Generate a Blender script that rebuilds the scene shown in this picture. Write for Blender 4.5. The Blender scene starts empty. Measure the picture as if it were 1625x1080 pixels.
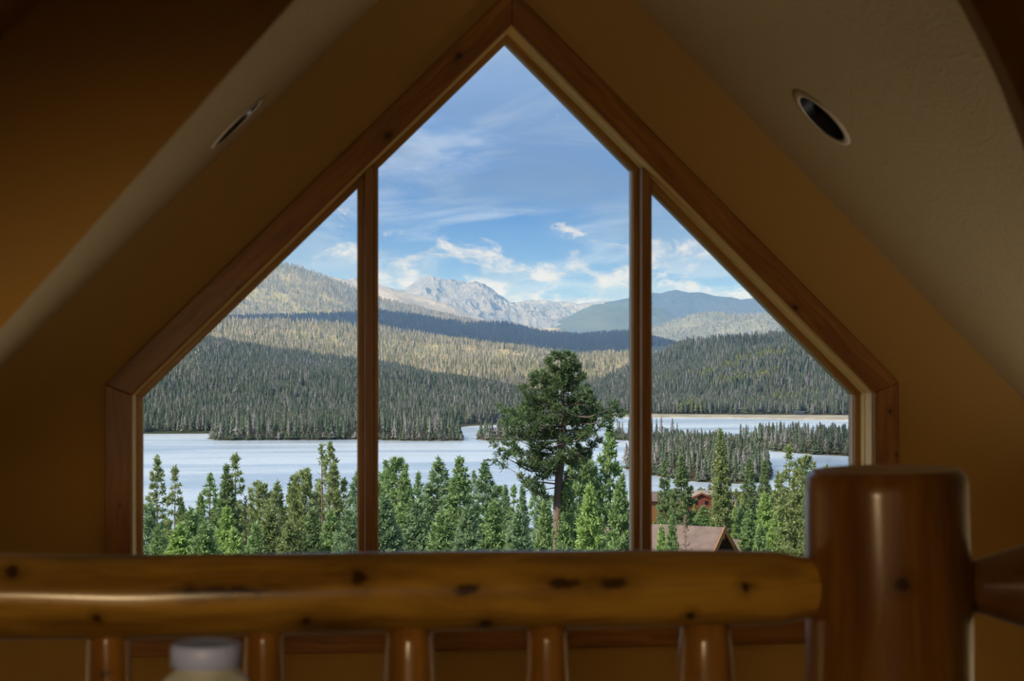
import bpy, bmesh, math, random
import numpy as np
from mathutils import Vector, Matrix, noise as mnoise

sc = bpy.context.scene
COL = sc.collection
rng = np.random.default_rng(7)
random.seed(7)

# ------------------------------------------------------------------ camera
FPX, PX0, PY0 = 3160.0, 812.5, 540.0        # 70 mm lens on a 36 mm sensor, 1625 x 1080 frame
YAW = math.atan(0.1286)
SN, CS = math.sin(YAW), math.cos(YAW)
EYE = 1.30                                   # eye height above the loft floor
YW = 6.447                                   # face of the window casing
XA = 0.829                                   # ridge line of the roof
cam_d = bpy.data.cameras.new('camera')
cam = bpy.data.objects.new('camera', cam_d)
COL.objects.link(cam)
cam.location = (0, 0, EYE)
cam.rotation_euler = (math.pi / 2, 0, -YAW)
cam_d.sensor_width = 36.0
cam_d.lens = 36.0 * FPX / 1625.0
cam_d.clip_start = 0.05
cam_d.clip_end = 80000
cam_d.dof.use_dof = True
cam_d.dof.focus_distance = 45.0
cam_d.dof.aperture_fstop = 8.5
sc.camera = cam


def un(px, py, Y):
    """world point seen at pixel (px, py) at depth Y (distance from the camera across the room)"""
    a = (px - PX0) / FPX
    b = (PY0 - py) / FPX
    dx, dy = SN + a * CS, CS - a * SN
    t = Y / dy
    return Vector((dx * t, Y, EYE + b * t))


def pxof(x, y):
    """pixel column of a ground point"""
    return PX0 + FPX * (x * CS - y * SN) / (x * SN + y * CS)


# ------------------------------------------------------------------ light and exposure
sc.view_settings.view_transform = 'Standard'
sc.view_settings.look = 'None'
sc.view_settings.exposure = 0.0
sc.view_settings.gamma = 1.0
sc.view_settings.use_curve_mapping = False
sc.cycles.max_bounces = 10
sc.cycles.diffuse_bounces = 5
sc.cycles.glossy_bounces = 3
sc.cycles.transparent_max_bounces = 24
sc.cycles.volume_bounces = 0
sc.cycles.caustics_reflective = False
sc.cycles.caustics_refractive = False
sc.cycles.sample_clamp_indirect = 3.0
sc.cycles.use_denoising = True

SUN = Vector((-0.80, -0.42, 0.60)).normalized()     # direction towards the sun
sun_d = bpy.data.lights.new('sun', 'SUN')
sun_d.energy = 11.5
sun_d.angle = math.radians(0.53)
sun_d.color = (1.0, 0.90, 0.74)
sun_o = bpy.data.objects.new('sun', sun_d)
COL.objects.link(sun_o)
sun_o.rotation_euler = SUN.to_track_quat('Z', 'Y').to_euler()
sun_o.location = (-40, -40, 60)


class NT:
    """small helper around a node tree"""
    def __init__(self, tree):
        self.t = tree
        self.t.nodes.clear()

    def n(self, kind, **kw):
        x = self.t.nodes.new(kind)
        for k, v in kw.items():
            setattr(x, k, v)
        return x

    def l(self, a, b):
        self.t.links.new(a, b)

    def val(self, sock, v):
        if isinstance(v, bpy.types.NodeSocket):
            self.l(v, sock)
        elif v is not None:
            if sock.type == 'RGBA' and len(v) == 3:
                v = (*v, 1)
            sock.default_value = v

    def math(self, op, a, b=None, c=None, clamp=False):
        x = self.n('ShaderNodeMath', operation=op, use_clamp=clamp)
        for i, v in enumerate((a, b, c)):
            self.val(x.inputs[i], v)
        return x.outputs[0]

    def vmath(self, op, a, b=None):
        x = self.n('ShaderNodeVectorMath', operation=op)
        self.val(x.inputs[0], a)
        if b is not None:
            self.val(x.inputs[1], b)
        return x.outputs[1] if op in ('LENGTH', 'DISTANCE', 'DOT_PRODUCT') else x.outputs[0]

    def mix(self, f, a, b, blend='MIX'):
        x = self.n('ShaderNodeMix', data_type='RGBA', blend_type=blend)
        self.val(x.inputs[0], f)
        self.val(x.inputs[6], a)
        self.val(x.inputs[7], b)
        return x.outputs[2]

    def ramp(self, f, stops, interp='LINEAR'):
        x = self.n('ShaderNodeValToRGB')
        x.color_ramp.interpolation = interp
        e = x.color_ramp.elements
        while len(e) < len(stops):
            e.new(0.5)
        for i, (p, c) in enumerate(stops):
            e[i].position = p
            e[i].color = (*c, 1) if len(c) == 3 else c
        self.val(x.inputs[0], f)
        return x.outputs[0]

    def noise(self, vec, scale=5.0, detail=4.0, rough=0.55, dist=0.0, out=0):
        x = self.n('ShaderNodeTexNoise')
        self.val(x.inputs['Vector'], vec)
        x.inputs['Scale'].default_value = scale
        x.inputs['Detail'].default_value = detail
        x.inputs['Roughness'].default_value = rough
        x.inputs['Distortion'].default_value = dist
        return x.outputs[out]

    def remap(self, v, a, b, c=0.0, d=1.0, smooth=True):
        x = self.n('ShaderNodeMapRange', interpolation_type='SMOOTHSTEP' if smooth else 'LINEAR')
        x.clamp = True if not smooth else x.clamp
        self.val(x.inputs[0], v)
        for i, q in zip((1, 2, 3, 4), (a, b, c, d)):
            self.val(x.inputs[i], q)
        return x.outputs[0]

    def scale(self, vec, s):
        x = self.n('ShaderNodeMapping')
        self.val(x.inputs[0], vec)
        x.inputs['Scale'].default_value = s
        return x.outputs[0]


# ------------------------------------------------------------------ sky
world = bpy.data.worlds.new('sky')
sc.world = world
world.use_nodes = True
W = NT(world.node_tree)
wd = W.n('ShaderNodeTexCoord').outputs['Generated']
sep = W.n('ShaderNodeSeparateXYZ')
W.l(wd, sep.inputs[0])
el = W.math('ARCSINE', sep.outputs[2])                      # elevation, radians
az = W.math('ARCTAN2', sep.outputs[0], sep.outputs[1])
base = W.ramp(W.remap(el, -0.02, 0.6, 0, 1, smooth=False), [
    (0.0, (0.28, 0.46, 0.72)), (0.055, (0.22, 0.43, 0.74)), (0.085, (0.10, 0.28, 0.66)),
    (0.13, (0.075, 0.24, 0.62)), (0.20, (0.20, 0.37, 0.68)), (0.28, (0.31, 0.45, 0.68)), (1.0, (0.35, 0.50, 0.72))])
# high thin cloud, seen in perspective: direction projected on a layer overhead
zz = W.math('ADD', W.math('MAXIMUM', sep.outputs[2], 0.0), 0.10)
comb = W.n('ShaderNodeCombineXYZ')
W.l(W.math('DIVIDE', sep.outputs[0], zz), comb.inputs[0])
W.l(W.math('DIVIDE', sep.outputs[1], zz), comb.inputs[1])
wisp = W.noise(W.scale(comb.outputs[0], (1.0, 0.60, 1)), 1.9, 8, 0.60, 0.7)
wisp_f = W.remap(wisp, 0.42, 0.66, 0.0, 0.72)
c1 = W.mix(wisp_f, base, (0.55, 0.66, 0.82))
# long grey cloud banks
comb2 = W.n('ShaderNodeCombineXYZ')
W.l(W.math('MULTIPLY', az, 1.0), comb2.inputs[0])
W.l(W.math('MULTIPLY', el, 3.2), comb2.inputs[1])
bank = W.noise(comb2.outputs[0], 9.0, 6, 0.52, 0.3)
bank_band = W.math('MULTIPLY', W.remap(el, 0.022, 0.04, 0, 1), W.remap(el, 0.06, 0.15, 1, 0.15))
bank_f = W.math('MULTIPLY', W.remap(bank, 0.38, 0.60, 0, 0.85), bank_band)
c2 = W.mix(bank_f, c1, (0.20, 0.33, 0.55))
# heaped cloud low over the mountains
comb3 = W.n('ShaderNodeCombineXYZ')
W.l(az, comb3.inputs[0])
W.l(W.math('MULTIPLY', el, 1.7), comb3.inputs[1])
cum = W.noise(comb3.outputs[0], 30.0, 9, 0.62, 0.4)
cum_thr = W.remap(el, 0.014, 0.070, 0.36, 0.66, smooth=False)
cum_f = W.remap(W.math('SUBTRACT', cum, cum_thr), -0.02, 0.09, 0, 1)
shade = W.noise(comb3.outputs[0], 60.0, 7, 0.62, 0.3)
cum_c = W.mix(W.remap(shade, 0.36, 0.62, 0, 1), (0.30, 0.42, 0.60), (0.88, 0.84, 0.76))
c3 = W.mix(W.math('MULTIPLY', cum_f, 0.88), c2, cum_c)
grd = W.mix(W.remap(el, -0.06, -0.005, 0, 1), (0.10, 0.13, 0.09), c3)
bg = W.n('ShaderNodeBackground')
W.l(grd, bg.inputs[0])
bg.inputs[1].default_value = 1.0
W.l(bg.outputs[0], W.n('ShaderNodeOutputWorld').inputs[0])
world.cycles.sampling_method = 'MANUAL'
world.cycles.sample_map_resolution = 512


# ------------------------------------------------------------------ helpers
def new_mat(name):
    m = bpy.data.materials.new(name)
    m.use_nodes = True
    return m, NT(m.node_tree)


def finish(t, color, rough=0.8, bump=None, bump_str=0.2, bump_dist=0.01, spec=0.5, coat=0.0, coat_rough=0.1, metal=0.0):
    p = t.n('ShaderNodeBsdfPrincipled')
    t.val(p.inputs['Base Color'], color)
    t.val(p.inputs['Roughness'], rough)
    p.inputs['Specular IOR Level'].default_value = spec
    p.inputs['Coat Weight'].default_value = coat
    p.inputs['Coat Roughness'].default_value = coat_rough
    p.inputs['Metallic'].default_value = metal
    if bump is not None:
        b = t.n('ShaderNodeBump')
        b.inputs['Strength'].default_value = bump_str
        b.inputs['Distance'].default_value = bump_dist
        t.l(bump, b.inputs['Height'])
        t.l(b.outputs[0], p.inputs['Normal'])
    t.l(p.outputs[0], t.n('ShaderNodeOutputMaterial').inputs[0])
    return p


def mesh(name, verts, faces, mat=None, smooth=False):
    me = bpy.data.meshes.new(name)
    if isinstance(verts, np.ndarray):
        verts = verts.tolist()
    if isinstance(faces, np.ndarray):
        faces = faces.tolist()
    me.from_pydata(verts, [], faces)
    if mat is not None:
        me.materials.append(mat)
    if smooth:
        me.polygons.foreach_set('use_smooth', [True] * len(me.polygons))
    me.update()
    return me


def link(name, me, parent=None, loc=None, rot=None, kind=None, label=None, cat=None, group=None):
    o = bpy.data.objects.new(name, me)
    COL.objects.link(o)
    if parent is not None:
        o.parent = parent
    if loc is not None:
        o.location = loc
    if rot is not None:
        o.rotation_euler = rot
    if kind:
        o['kind'] = kind
    if label:
        o['label'] = label
    if cat:
        o['category'] = cat
    if group:
        o['group'] = group
    return o


def empty(name, loc=(0, 0, 0), rot=(0, 0, 0), **kw):
    o = link(name, None, loc=loc, rot=rot, **kw)
    o.empty_display_size = 0.2
    return o


def obj(name, verts, faces, mat, parent=None, smooth=False, **kw):
    return link(name, mesh(name, verts, faces, mat, smooth), parent, **kw)


def box_geo(x0, x1, y0, y1, z0, z1):
    v = [(x0, y0, z0), (x1, y0, z0), (x1, y1, z0), (x0, y1, z0), (x0, y0, z1), (x1, y0, z1), (x1, y1, z1), (x0, y1, z1)]
    f = [(0, 3, 2, 1), (4, 5, 6, 7), (0, 1, 5, 4), (1, 2, 6, 5), (2, 3, 7, 6), (3, 0, 4, 7)]
    return v, f


def prism_xz(pts, y0, y1):
    """closed prism from a polygon in the x-z plane"""
    n = len(pts)
    v = [(x, y0, z) for x, z in pts] + [(x, y1, z) for x, z in pts]
    f = [tuple(range(n))[::-1], tuple(range(n, 2 * n))]
    for i in range(n):
        j = (i + 1) % n
        f.append((i, j, n + j, n + i))
    return v, f


def fix_normals(me):
    bm = bmesh.new()
    bm.from_mesh(me)
    bmesh.ops.recalc_face_normals(bm, faces=bm.faces)
    bm.to_mesh(me)
    bm.free()


def bevel_mesh(me, w, seg=2):
    bm = bmesh.new()
    bm.from_mesh(me)
    bmesh.ops.recalc_face_normals(bm, faces=bm.faces)
    bmesh.ops.bevel(bm, geom=list(bm.edges), offset=w, segments=seg, affect='EDGES', profile=0.5, clamp_overlap=True)
    bm.to_mesh(me)
    bm.free()


# ------------------------------------------------------------------ interior materials
def plaster(name, col, bump=0.25):
    m, t = new_mat(name)
    tc = t.n('ShaderNodeTexCoord').outputs['Object']
    n1 = t.noise(tc, 90, 3, 0.5)
    n2 = t.noise(tc, 3, 3, 0.5)
    c = t.mix(t.remap(n2, 0.3, 0.7, 0, 0.12), col, tuple(x * 0.8 for x in col))
    finish(t, c, 0.85, n1, bump, 0.004, spec=0.25)
    return m


def wood(name, dark, light, knots=(), grain=(1.2, 26, 26), rough=0.35, coat=0.3, coat_rough=0.15, bump=0.12, spec=0.4):
    """grain runs along local x; knots = (x, y, z, radius) in local metres"""
    m, t = new_mat(name)
    tc = t.n('ShaderNodeTexCoord').outputs['Object']
    warp = t.noise(t.scale(tc, (1.5, 4, 4)), 2.0, 3, 0.5, out=1)
    v = t.vmath('ADD', tc, t.vmath('MULTIPLY', warp, (0.10, 0.07, 0.07)))
    g = t.noise(t.scale(v, grain), 1.0, 6, 0.62, 0.6)
    g2 = t.noise(t.scale(v, (grain[0] * 0.6, grain[1] * 0.22, grain[2] * 0.22)), 1.0, 3, 0.5)
    f = t.math('ADD', t.math('MULTIPLY', g, 0.55), t.math('MULTIPLY', g2, 0.45))
    mid = tuple((a + b) / 2 for a, b in zip(dark, light))
    c = t.ramp(f, [(0.37, dark), (0.5, mid), (0.61, light)])
    kv = t.vmath('ADD', tc, t.vmath('MULTIPLY', t.vmath('SUBTRACT', t.noise(tc, 45, 2, 0.5, out=1), (.5, .5, .5)), (.014, .014, .014)))
    for k in knots:
        x, y, z, r = k[:4]
        st = k[4] if len(k) > 4 else 1.0
        d = t.vmath('SUBTRACT', kv, (x, y, z))
        d = t.vmath('LENGTH', t.vmath('MULTIPLY', d, (1.0 / st, 1.0, 1.0)))
        c = t.mix(t.remap(d, r * 0.55, r * 1.25, 0.92, 0.0), c, tuple(q * 0.12 for q in dark))
        c = t.mix(t.remap(d, r * 1.0, r * 3.0, 0.35, 0.0), c, tuple(q * 0.7 for q in dark))
    finish(t, c, rough, f, bump, 0.01, spec=spec, coat=coat, coat_rough=coat_rough)
    return m


M_wall = plaster('tan_wall_paint', (0.44, 0.255, 0.068))
M_ceil = plaster('tan_ceiling_paint', (0.50, 0.38, 0.20), 0.6)
M_floor = wood('floor_wood', (0.10, 0.05, 0.015), (0.22, 0.12, 0.04))


def flat(name, col, rough=0.5, **kw):
    m, t = new_mat(name)
    tc = t.n('ShaderNodeTexCoord').outputs['Object']
    n1 = t.noise(tc, 14, 3, 0.5)
    c = t.mix(t.remap(n1, 0.3, 0.7, 0, 0.18), col, tuple(x * 0.7 for x in col))
    finish(t, c, rough, **kw)
    return m


M_black = flat('black_baffle', (0.006, 0.006, 0.007), 0.35)
M_trim_ring = flat('painted_trim_ring', (0.55, 0.46, 0.34), 0.4)
M_bulb = flat('lamp_glass', (0.35, 0.38, 0.42), 0.15)


def glass_mat(name, tint=(1, 1, 1), refl=0.05):
    m, t = new_mat(name)
    tr = t.n('ShaderNodeBsdfTransparent')
    tr.inputs[0].default_value = (*tint, 1)
    gl = t.n('ShaderNodeBsdfGlossy')
    gl.inputs['Roughness'].default_value = 0.02
    fr = t.n('ShaderNodeFresnel')
    fr.inputs[0].default_value = 1.25
    mx = t.n('ShaderNodeMixShader')
    t.l(t.math('MULTIPLY', fr.outputs[0], refl), mx.inputs[0])
    t.l(tr.outputs[0], mx.inputs[1])
    t.l(gl.outputs[0], mx.inputs[2])
    t.l(mx.outputs[0], t.n('ShaderNodeOutputMaterial').inputs[0])
    return m


M_pane = glass_mat('window_glass', (0.985, 0.99, 0.99), 0.02)

# ------------------------------------------------------------------ room shell
SL = 0.992                                   # slope of the ceiling
ZR = EYE + 1.533                             # ridge height
FL_LOW = -1.55                               # floor of the great room below the loft
HALF = 3.3
YB = -3.2                                    # back wall
WS = YW + 0.02                               # room side of the gable wall


def ceil_z(x):
    return ZR - SL * abs(x - XA)


win = [(XA - 1.224, EYE - 0.926), (XA + 1.224, EYE - 0.926), (XA + 1.224, EYE - 0.1735), (XA, EYE + 1.032), (XA - 1.224, EYE - 0.1735)]


def offset_poly(poly, d):
    """offset a convex counter-clockwise polygon inwards by d"""
    n = len(poly)
    lines = []
    for i in range(n):
        a, b = Vector(poly[i]), Vector(poly[(i + 1) % n])
        e = (b - a).normalized()
        nrm = Vector((-e.y, e.x))
        lines.append((a + nrm * d, e))
    out = []
    for i in range(n):
        p, e = lines[i - 1]
        q, g = lines[i]
        den = e.x * g.y - e.y * g.x
        t = ((q - p).x * g.y - (q - p).y * g.x) / den
        r = p + e * t
        out.append((r.x, r.y))
    return out


def wall_with_holes(name, outer, holes, y0, y1, mat, **kw):
    """wall slab in the x-z plane between y0 and y1 with polygonal holes"""
    bm = bmesh.new()
    loops = []
    for poly in [outer] + holes:
        vs = [bm.verts.new((x, y0, z)) for x, z in poly]
        loops.append(vs)
        for i in range(len(vs)):
            bm.edges.new((vs[i], vs[(i + 1) % len(vs)]))
    bmesh.ops.triangle_fill(bm, use_beauty=True, use_dissolve=False, edges=list(bm.edges))
    r = bmesh.ops.extrude_face_region(bm, geom=list(bm.faces))
    for v in [g for g in r['geom'] if isinstance(g, bmesh.types.BMVert)]:
        v.co.y = y1
    bmesh.ops.recalc_face_normals(bm, faces=bm.faces)
    me = bpy.data.meshes.new(name)
    bm.to_mesh(me)
    bm.free()
    me.materials.append(mat)
    return link(name, me, **kw)


hole = offset_poly(win, -0.03)
low_win = [(XA - 2.0, FL_LOW + 0.5), (XA + 2.0, FL_LOW + 0.5), (XA + 2.0, EYE - 1.45), (XA - 2.0, EYE - 1.45)]
wall_with_holes('wall_gable', [(XA - HALF, FL_LOW), (XA + HALF, FL_LOW), (XA + HALF, ceil_z(XA + HALF) + .2), (XA, ZR + .2), (XA - HALF, ceil_z(XA - HALF) + .2)],
                [hole, low_win], WS, WS + 0.21, M_wall, kind='structure')
back_win = [(-1.3, 0.5), (0.9, 0.5), (0.9, 2.0), (-1.3, 2.0)]
wall_with_holes('wall_back', [(XA - HALF, 0.0), (XA + HALF, 0.0), (XA + HALF, ceil_z(XA + HALF) + .2), (XA, ZR + .2), (XA - HALF, ceil_z(XA - HALF) + .2)],
                [back_win], YB - 0.2, YB, M_wall, kind='structure')
for s, nm in ((-1, 'wall_left'), (1, 'wall_right')):
    v, f = box_geo(XA + s * HALF - (0.2 if s < 0 else 0), XA + s * HALF + (0.2 if s > 0 else 0), YB - .2, WS + .21, FL_LOW - .2, ceil_z(XA + HALF) + 0.2)
    obj(nm, v, f, M_wall, kind='structure')
YLOFT = 3.45
v, f = box_geo(XA - HALF, XA + HALF, YB, YLOFT, -0.28, 0.0)
obj('floor_loft', v, f, M_floor, kind='structure')
v, f = box_geo(XA - HALF, XA + HALF, YB, WS, FL_LOW - 0.2, FL_LOW)
obj('floor_great_room', v, f, M_floor, kind='structure')
v, f = box_geo(XA - HALF, XA + HALF, YB - .2, YB, FL_LOW - 0.2, 0)
obj('wall_back_lower', v, f, M_wall, kind='structure')


# recessed lamps: where their rays meet the ceilings
def on_ceiling(px, py, s):
    p = un(px, py, 1.0) - Vector((0, 0, EYE))
    # z = ZR - SL*s*(x-XA)
    t = (ZR - EYE + SL * s * XA) / (p.z + SL * s * p.x)
    return Vector((p.x * t, p.y * t, EYE + p.z * t))


LAMPS = {-1: on_ceiling(377.5, 193.5, -1), 1: on_ceiling(1305, 187.5, 1)}
CA = math.atan(SL)
R_OUT, R_IN = 0.113, 0.090

for s, nm in ((-1, 'ceiling_left'), (1, 'ceiling_right')):
    # local frame: u along the room (y), w down the slope, n into the room
    wv = Vector((s * math.cos(CA), 0, -math.sin(CA)))
    uv = Vector((0, 1, 0))
    nv = Vector((-s * math.sin(CA), 0, -math.cos(CA)))
    org = Vector((XA, 0, ZR))
    L = (HALF + 0.1) / math.cos(CA)
    c = LAMPS[s] - org
    cu, cw = c.dot(uv), c.dot(wv)
    bm = bmesh.new()
    rect = [(YB - .2, 0), (WS + .21, 0), (WS + .21, L), (YB - .2, L)]
    circ = [(cu + R_IN * 1.04 * math.cos(a), cw + R_IN * 1.04 * math.sin(a)) for a in np.linspace(0, 2 * math.pi, 49)[:-1]]
    for poly in (rect, circ):
        vs = [bm.verts.new(org + uv * a + wv * b) for a, b in poly]
        for i in range(len(vs)):
            bm.edges.new((vs[i], vs[(i + 1) % len(vs)]))
    bmesh.ops.triangle_fill(bm, use_beauty=True, use_dissolve=False, edges=list(bm.edges))
    # back of the slab closes the roof against daylight
    bs = [bm.verts.new(org + uv * a + wv * b - nv * 0.3) for a, b in ((YB - .5, -.3), (WS + .5, -.3), (WS + .5, L + .3), (YB - .5, L + .3))]
    bm.faces.new(bs)
    me = bpy.data.meshes.new(nm)
    bm.to_mesh(me)
    bm.free()
    me.materials.append(M_ceil)
    link(nm, me, kind='structure')
    # lamp: trim ring, black can, bulb
    root = empty('recessed_light', LAMPS[s], label=('recessed ceiling light in the left slope, seen nearly edge on' if s < 0 else
                                                    'recessed ceiling light in the right slope, showing its black opening'), cat='ceiling light', group='recessed ceiling lights')
    q = Matrix((uv, wv, nv)).transposed()
    if q.determinant() < 0:
        q = Matrix((wv, uv, nv)).transposed()
    root.rotation_euler = q.to_euler()

    def lathe(prof, n=40):
        v, f = [], []
        for r, h in prof:
            for i in range(n):
                a = 2 * math.pi * i / n
                v.append((r * math.cos(a), r * math.sin(a), h))
        for k in range(len(prof) - 1):
            for i in range(n):
                j = (i + 1) % n
                f.append((k * n + i, k * n + j, (k + 1) * n + j, (k + 1) * n + i))
        return v, f
    v, f = lathe([(R_OUT, 0.0), (R_OUT - .002, 0.004), (R_IN + .004, 0.006), (R_IN, 0.003), (R_IN, -0.004), (R_OUT, 0.0)])
    obj('trim_ring', v, f, M_trim_ring, root, True)
    v, f = lathe([(R_IN, 0.002), (R_IN - .008, -0.05), (R_IN - .02, -0.14), (0.0001, -0.14)])
    obj('baffle', v, f, M_black, root, True)
    v, f = lathe([(0.0001, -0.06), (0.025, -0.063), (0.045, -0.075), (0.05, -0.09), (0.03, -0.139)])
    obj('bulb', v, f, M_bulb, root, True)

# dropped beam at left where the loft opens; right face added for the ceiling's light falloff
YP = 2.62


def beam(name, edge_px, s):
    inner = [un(px, py, YP) for px, py in edge_px]
    n = len(inner)
    outer = []
    for p in inner:
        # straight out to the ceiling slope (perpendicular to it)
        nv = Vector((s * math.sin(CA), 0, math.cos(CA)))
        d = (ceil_z(p.x) - p.z) * math.cos(CA) if (p.x - XA) * s > 0 else 0.05
        d = (ZR - SL * s * (p.x - XA) - p.z) * math.cos(CA)
        outer.append(p + nv * (d + 0.02))
    v, f = [], []
    for k in range(n):
        p, o = inner[k], outer[k]
        nv = (o - p).normalized()
        v += [tuple(p), tuple(o), tuple(p + nv * 0.05 + Vector((0, .16, 0))), tuple(o + Vector((0, .16, 0)))]
    for k in range(n - 1):
        a, b = 4 * k, 4 * (k + 1)
        f += [(a, a + 1, b + 1, b), (a + 2, b + 2, b + 3, a + 3), (a, b, b + 2, a + 2), (a + 1, a + 3, b + 3, b + 1)]
    f += [(0, 2, 3, 1), (4 * n - 4, 4 * n - 3, 4 * n - 1, 4 * n - 2)]
    o = obj(name, v, f, M_wall, kind='structure')
    fix_normals(o.data)


beam('trim_1', [(690, -250), (467, 0), (290, 199), (111, 400), (0, 523), (-250, 790), (-420, 980)], -1)
beam('falloff_trim_2', [(1430, -220), (1500, -80), (1540, 0), (1583, 82), (1608, 135), (1625, 175), (1680, 320), (1720, 450), (1750, 620)], 1)

# ------------------------------------------------------------------ window
W_CAS = lambda kn: wood('casing_wood', (0.17, 0.058, 0.010), (0.42, 0.180, 0.036), kn, grain=(1.0, 30, 30), rough=0.42, coat=0.15, coat_rough=0.25)
M_jamb = wood('lit_jamb_wood', (0.80, 0.52, 0.16), (0.95, 0.68, 0.27), (), grain=(0.8, 40, 40), rough=0.6, coat=0.0)  # wood lightened to carry the daylight that falls on the reveals
M_sash = wood('sash_wood', (0.36, 0.18, 0.045), (0.55, 0.31, 0.09), (), grain=(0.8, 40, 40), rough=0.5, coat=0.1, coat_rough=0.2)
M_seal = flat('pale_glazing_bead', (0.62, 0.50, 0.33), 0.5)

window = empty('window_1', (XA, YW, EYE), kind='structure', label='gable window of three panes in a knotty pine frame', cat='window')


def board(name, pts, y0, y1, mat, parent, bev=0.002):
    """board in the wall plane; pts run along its length first (p0 to p1), local x follows the grain"""
    p0, p1 = Vector(pts[0]), Vector(pts[1])
    ang = math.atan2(p1.y - p0.y, p1.x - p0.x)
    c = sum((Vector(p) for p in pts), Vector((0, 0))) / len(pts)
    loc = []
    for p in pts:
        d = Vector(p) - c
        loc.append((d.x * math.cos(ang) + d.y * math.sin(ang), -d.x * math.sin(ang) + d.y * math.cos(ang)))
    v, f = prism_xz(loc, y0 - YW, y1 - YW)
    me = mesh(name, v, f, mat)
    if bev:
        bevel_mesh(me, bev, 1)
    else:
        fix_normals(me)
    o = link(name, me)
    o.parent = parent
    base = Vector((0, 0, 0))
    par = parent
    while par is not None:
        base += par.location
        par = par.parent
    o.location = Vector((c.x, YW, c.y)) - base
    o.rotation_euler = (0, -ang, 0)
    return o, c, ang


def ring(name, poly, d0, d1, y0, y1, mat, parent, bev=0.0015, mats=None):
    a, b = offset_poly(poly, d0), offset_poly(poly, d1)
    n = len(poly)
    out = []
    for i in range(n):
        j = (i + 1) % n
        out.append(board(name, [a[i], a[j], b[j], b[i]], y0, y1, mats[i] if mats else mat, parent, bev))
    return out


def casing_mat(i, knots_px):
    """knots given by where they show on the board, turned into the board's own metres"""
    a, b = offset_poly(win, -0.0825), win
    j = (i + 1) % 5
    pts = [a[i], a[j], b[j], b[i]]
    c = sum((Vector(p) for p in pts), Vector((0, 0))) / 4
    ang = math.atan2(pts[1][1] - pts[0][1], pts[1][0] - pts[0][0])
    kn = []
    for px, py, r in knots_px:
        w = un(px, py, YW)
        d = Vector((w.x, w.z)) - c
        kn.append((d.x * math.cos(ang) + d.y * math.sin(ang), 0.0, -d.x * math.sin(ang) + d.y * math.cos(ang), r, 1.4))
    return W_CAS(kn)


# edges: 0 bottom, 1 right jamb, 2 right slope, 3 left slope, 4 left jamb
cm = [casing_mat(0, [(900, 1012, .006)]), casing_mat(1, [(1413, 652, .007), (1422, 722, .005)]),
      casing_mat(2, [(1262, 488, .010), (1020, 190, .004)]), casing_mat(3, [(727, 89, .011), (616, 215, .012), (379, 456, .005)]), casing_mat(4, [(190, 800, .004)])]
ring('casing_board', win, -0.0825, 0.0, YW, YW + .021, None, window, 0.003, cm)
ring('jamb_board', win, -0.028, 0.006, YW + .0215, YW + .092, M_jamb, window)
ring('stop_board', win, -0.028, 0.009, YW + .0925, YW + .225, M_jamb, window)
inn = offset_poly(win, 0.0092)
MX, MHW = 0.461, 0.014
mk = wood('mullion_wood', (0.20, 0.085, 0.022), (0.34, 0.16, 0.045), (), grain=(0.8, 40, 40), rough=0.4, coat=0.25, coat_rough=0.2)


def top_at(x):          # underside of the inner frame at column x
    a, b = (inn[2], inn[3]) if x > XA else (inn[4], inn[3])
    return a[1] + (b[1] - a[1]) * (x - a[0]) / (b[0] - a[0])


zb = inn[0][1]
for s in (-1, 1):
    x0, x1 = XA + s * MX - MHW, XA + s * MX + MHW
    board('mullion', [(x0, zb), (x0, top_at(x0)), (x1, top_at(x1)), (x1, zb)], YW + .078, YW + .222, mk, window, 0.002)
e = 0.0003
xl0, xl1 = XA - MX - MHW - e, XA - MX + MHW + e
xr0, xr1 = XA + MX - MHW - e, XA + MX + MHW + e
panes = [('left', [inn[0], (xl0, zb), (xl0, top_at(xl0)), inn[4]]),
         ('centre', [(xl1, zb), (xr0, zb), (xr0, top_at(xr0)), inn[3], (xl1, top_at(xl1))]),
         ('right', [(xr1, zb), inn[1], inn[2], (xr1, top_at(xr1))])]
for nm, poly in panes:
    cx = sum(p[0] for p in poly) / len(poly)
    cz = sum(p[1] for p in poly) / len(poly)
    sash = empty('sash', (cx - XA, 0, cz - EYE))
    sash.parent = window
    sash['label'] = {'left': 'left wooden sash with a slanted top', 'centre': 'tall centre wooden sash rising to a point', 'right': 'right wooden sash with a slanted top'}[nm]
    ring('sash_rail', poly, 0.0003, 0.0175, YW + .140, YW + .218, M_sash, sash)
    ring('glazing_bead', poly, 0.0177, 0.0205, YW + .158, YW + .182, M_seal, sash, 0)
    v, f = prism_xz([(x - cx, z - cz) for x, z in offset_poly(poly, 0.012)], .1835, .1895)
    me = mesh('pane', v, f, M_pane)
    fix_normals(me)
    link('pane', me, sash)

# plain window on the back wall and large one below, both unseen, added to let daylight in
for nm, poly, y in (('unseen_window_2', back_win, YB - .1), ('unseen_window_3', low_win, WS + .1)):
    r = empty(nm, ((poly[0][0] + poly[1][0]) / 2, y, poly[0][1]), kind='structure')
    cx, cz = r.location.x, r.location.z
    a, b = poly, offset_poly(poly, .06)
    for i in range(4):
        j = (i + 1) % 4
        v, f = prism_xz([(p[0] - cx, p[1] - cz) for p in (a[i], a[j], b[j], b[i])], -.05, .05)
        o = obj('frame_rail', v, f, M_sash, r)
        fix_normals(o.data)
    v, f = prism_xz([(p[0] - cx, p[1] - cz) for p in b], -.003, .003)
    o = obj('pane', v, f, M_pane, r)
    fix_normals(o.data)

# ------------------------------------------------------------------ log railing
YR = 3.2


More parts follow.
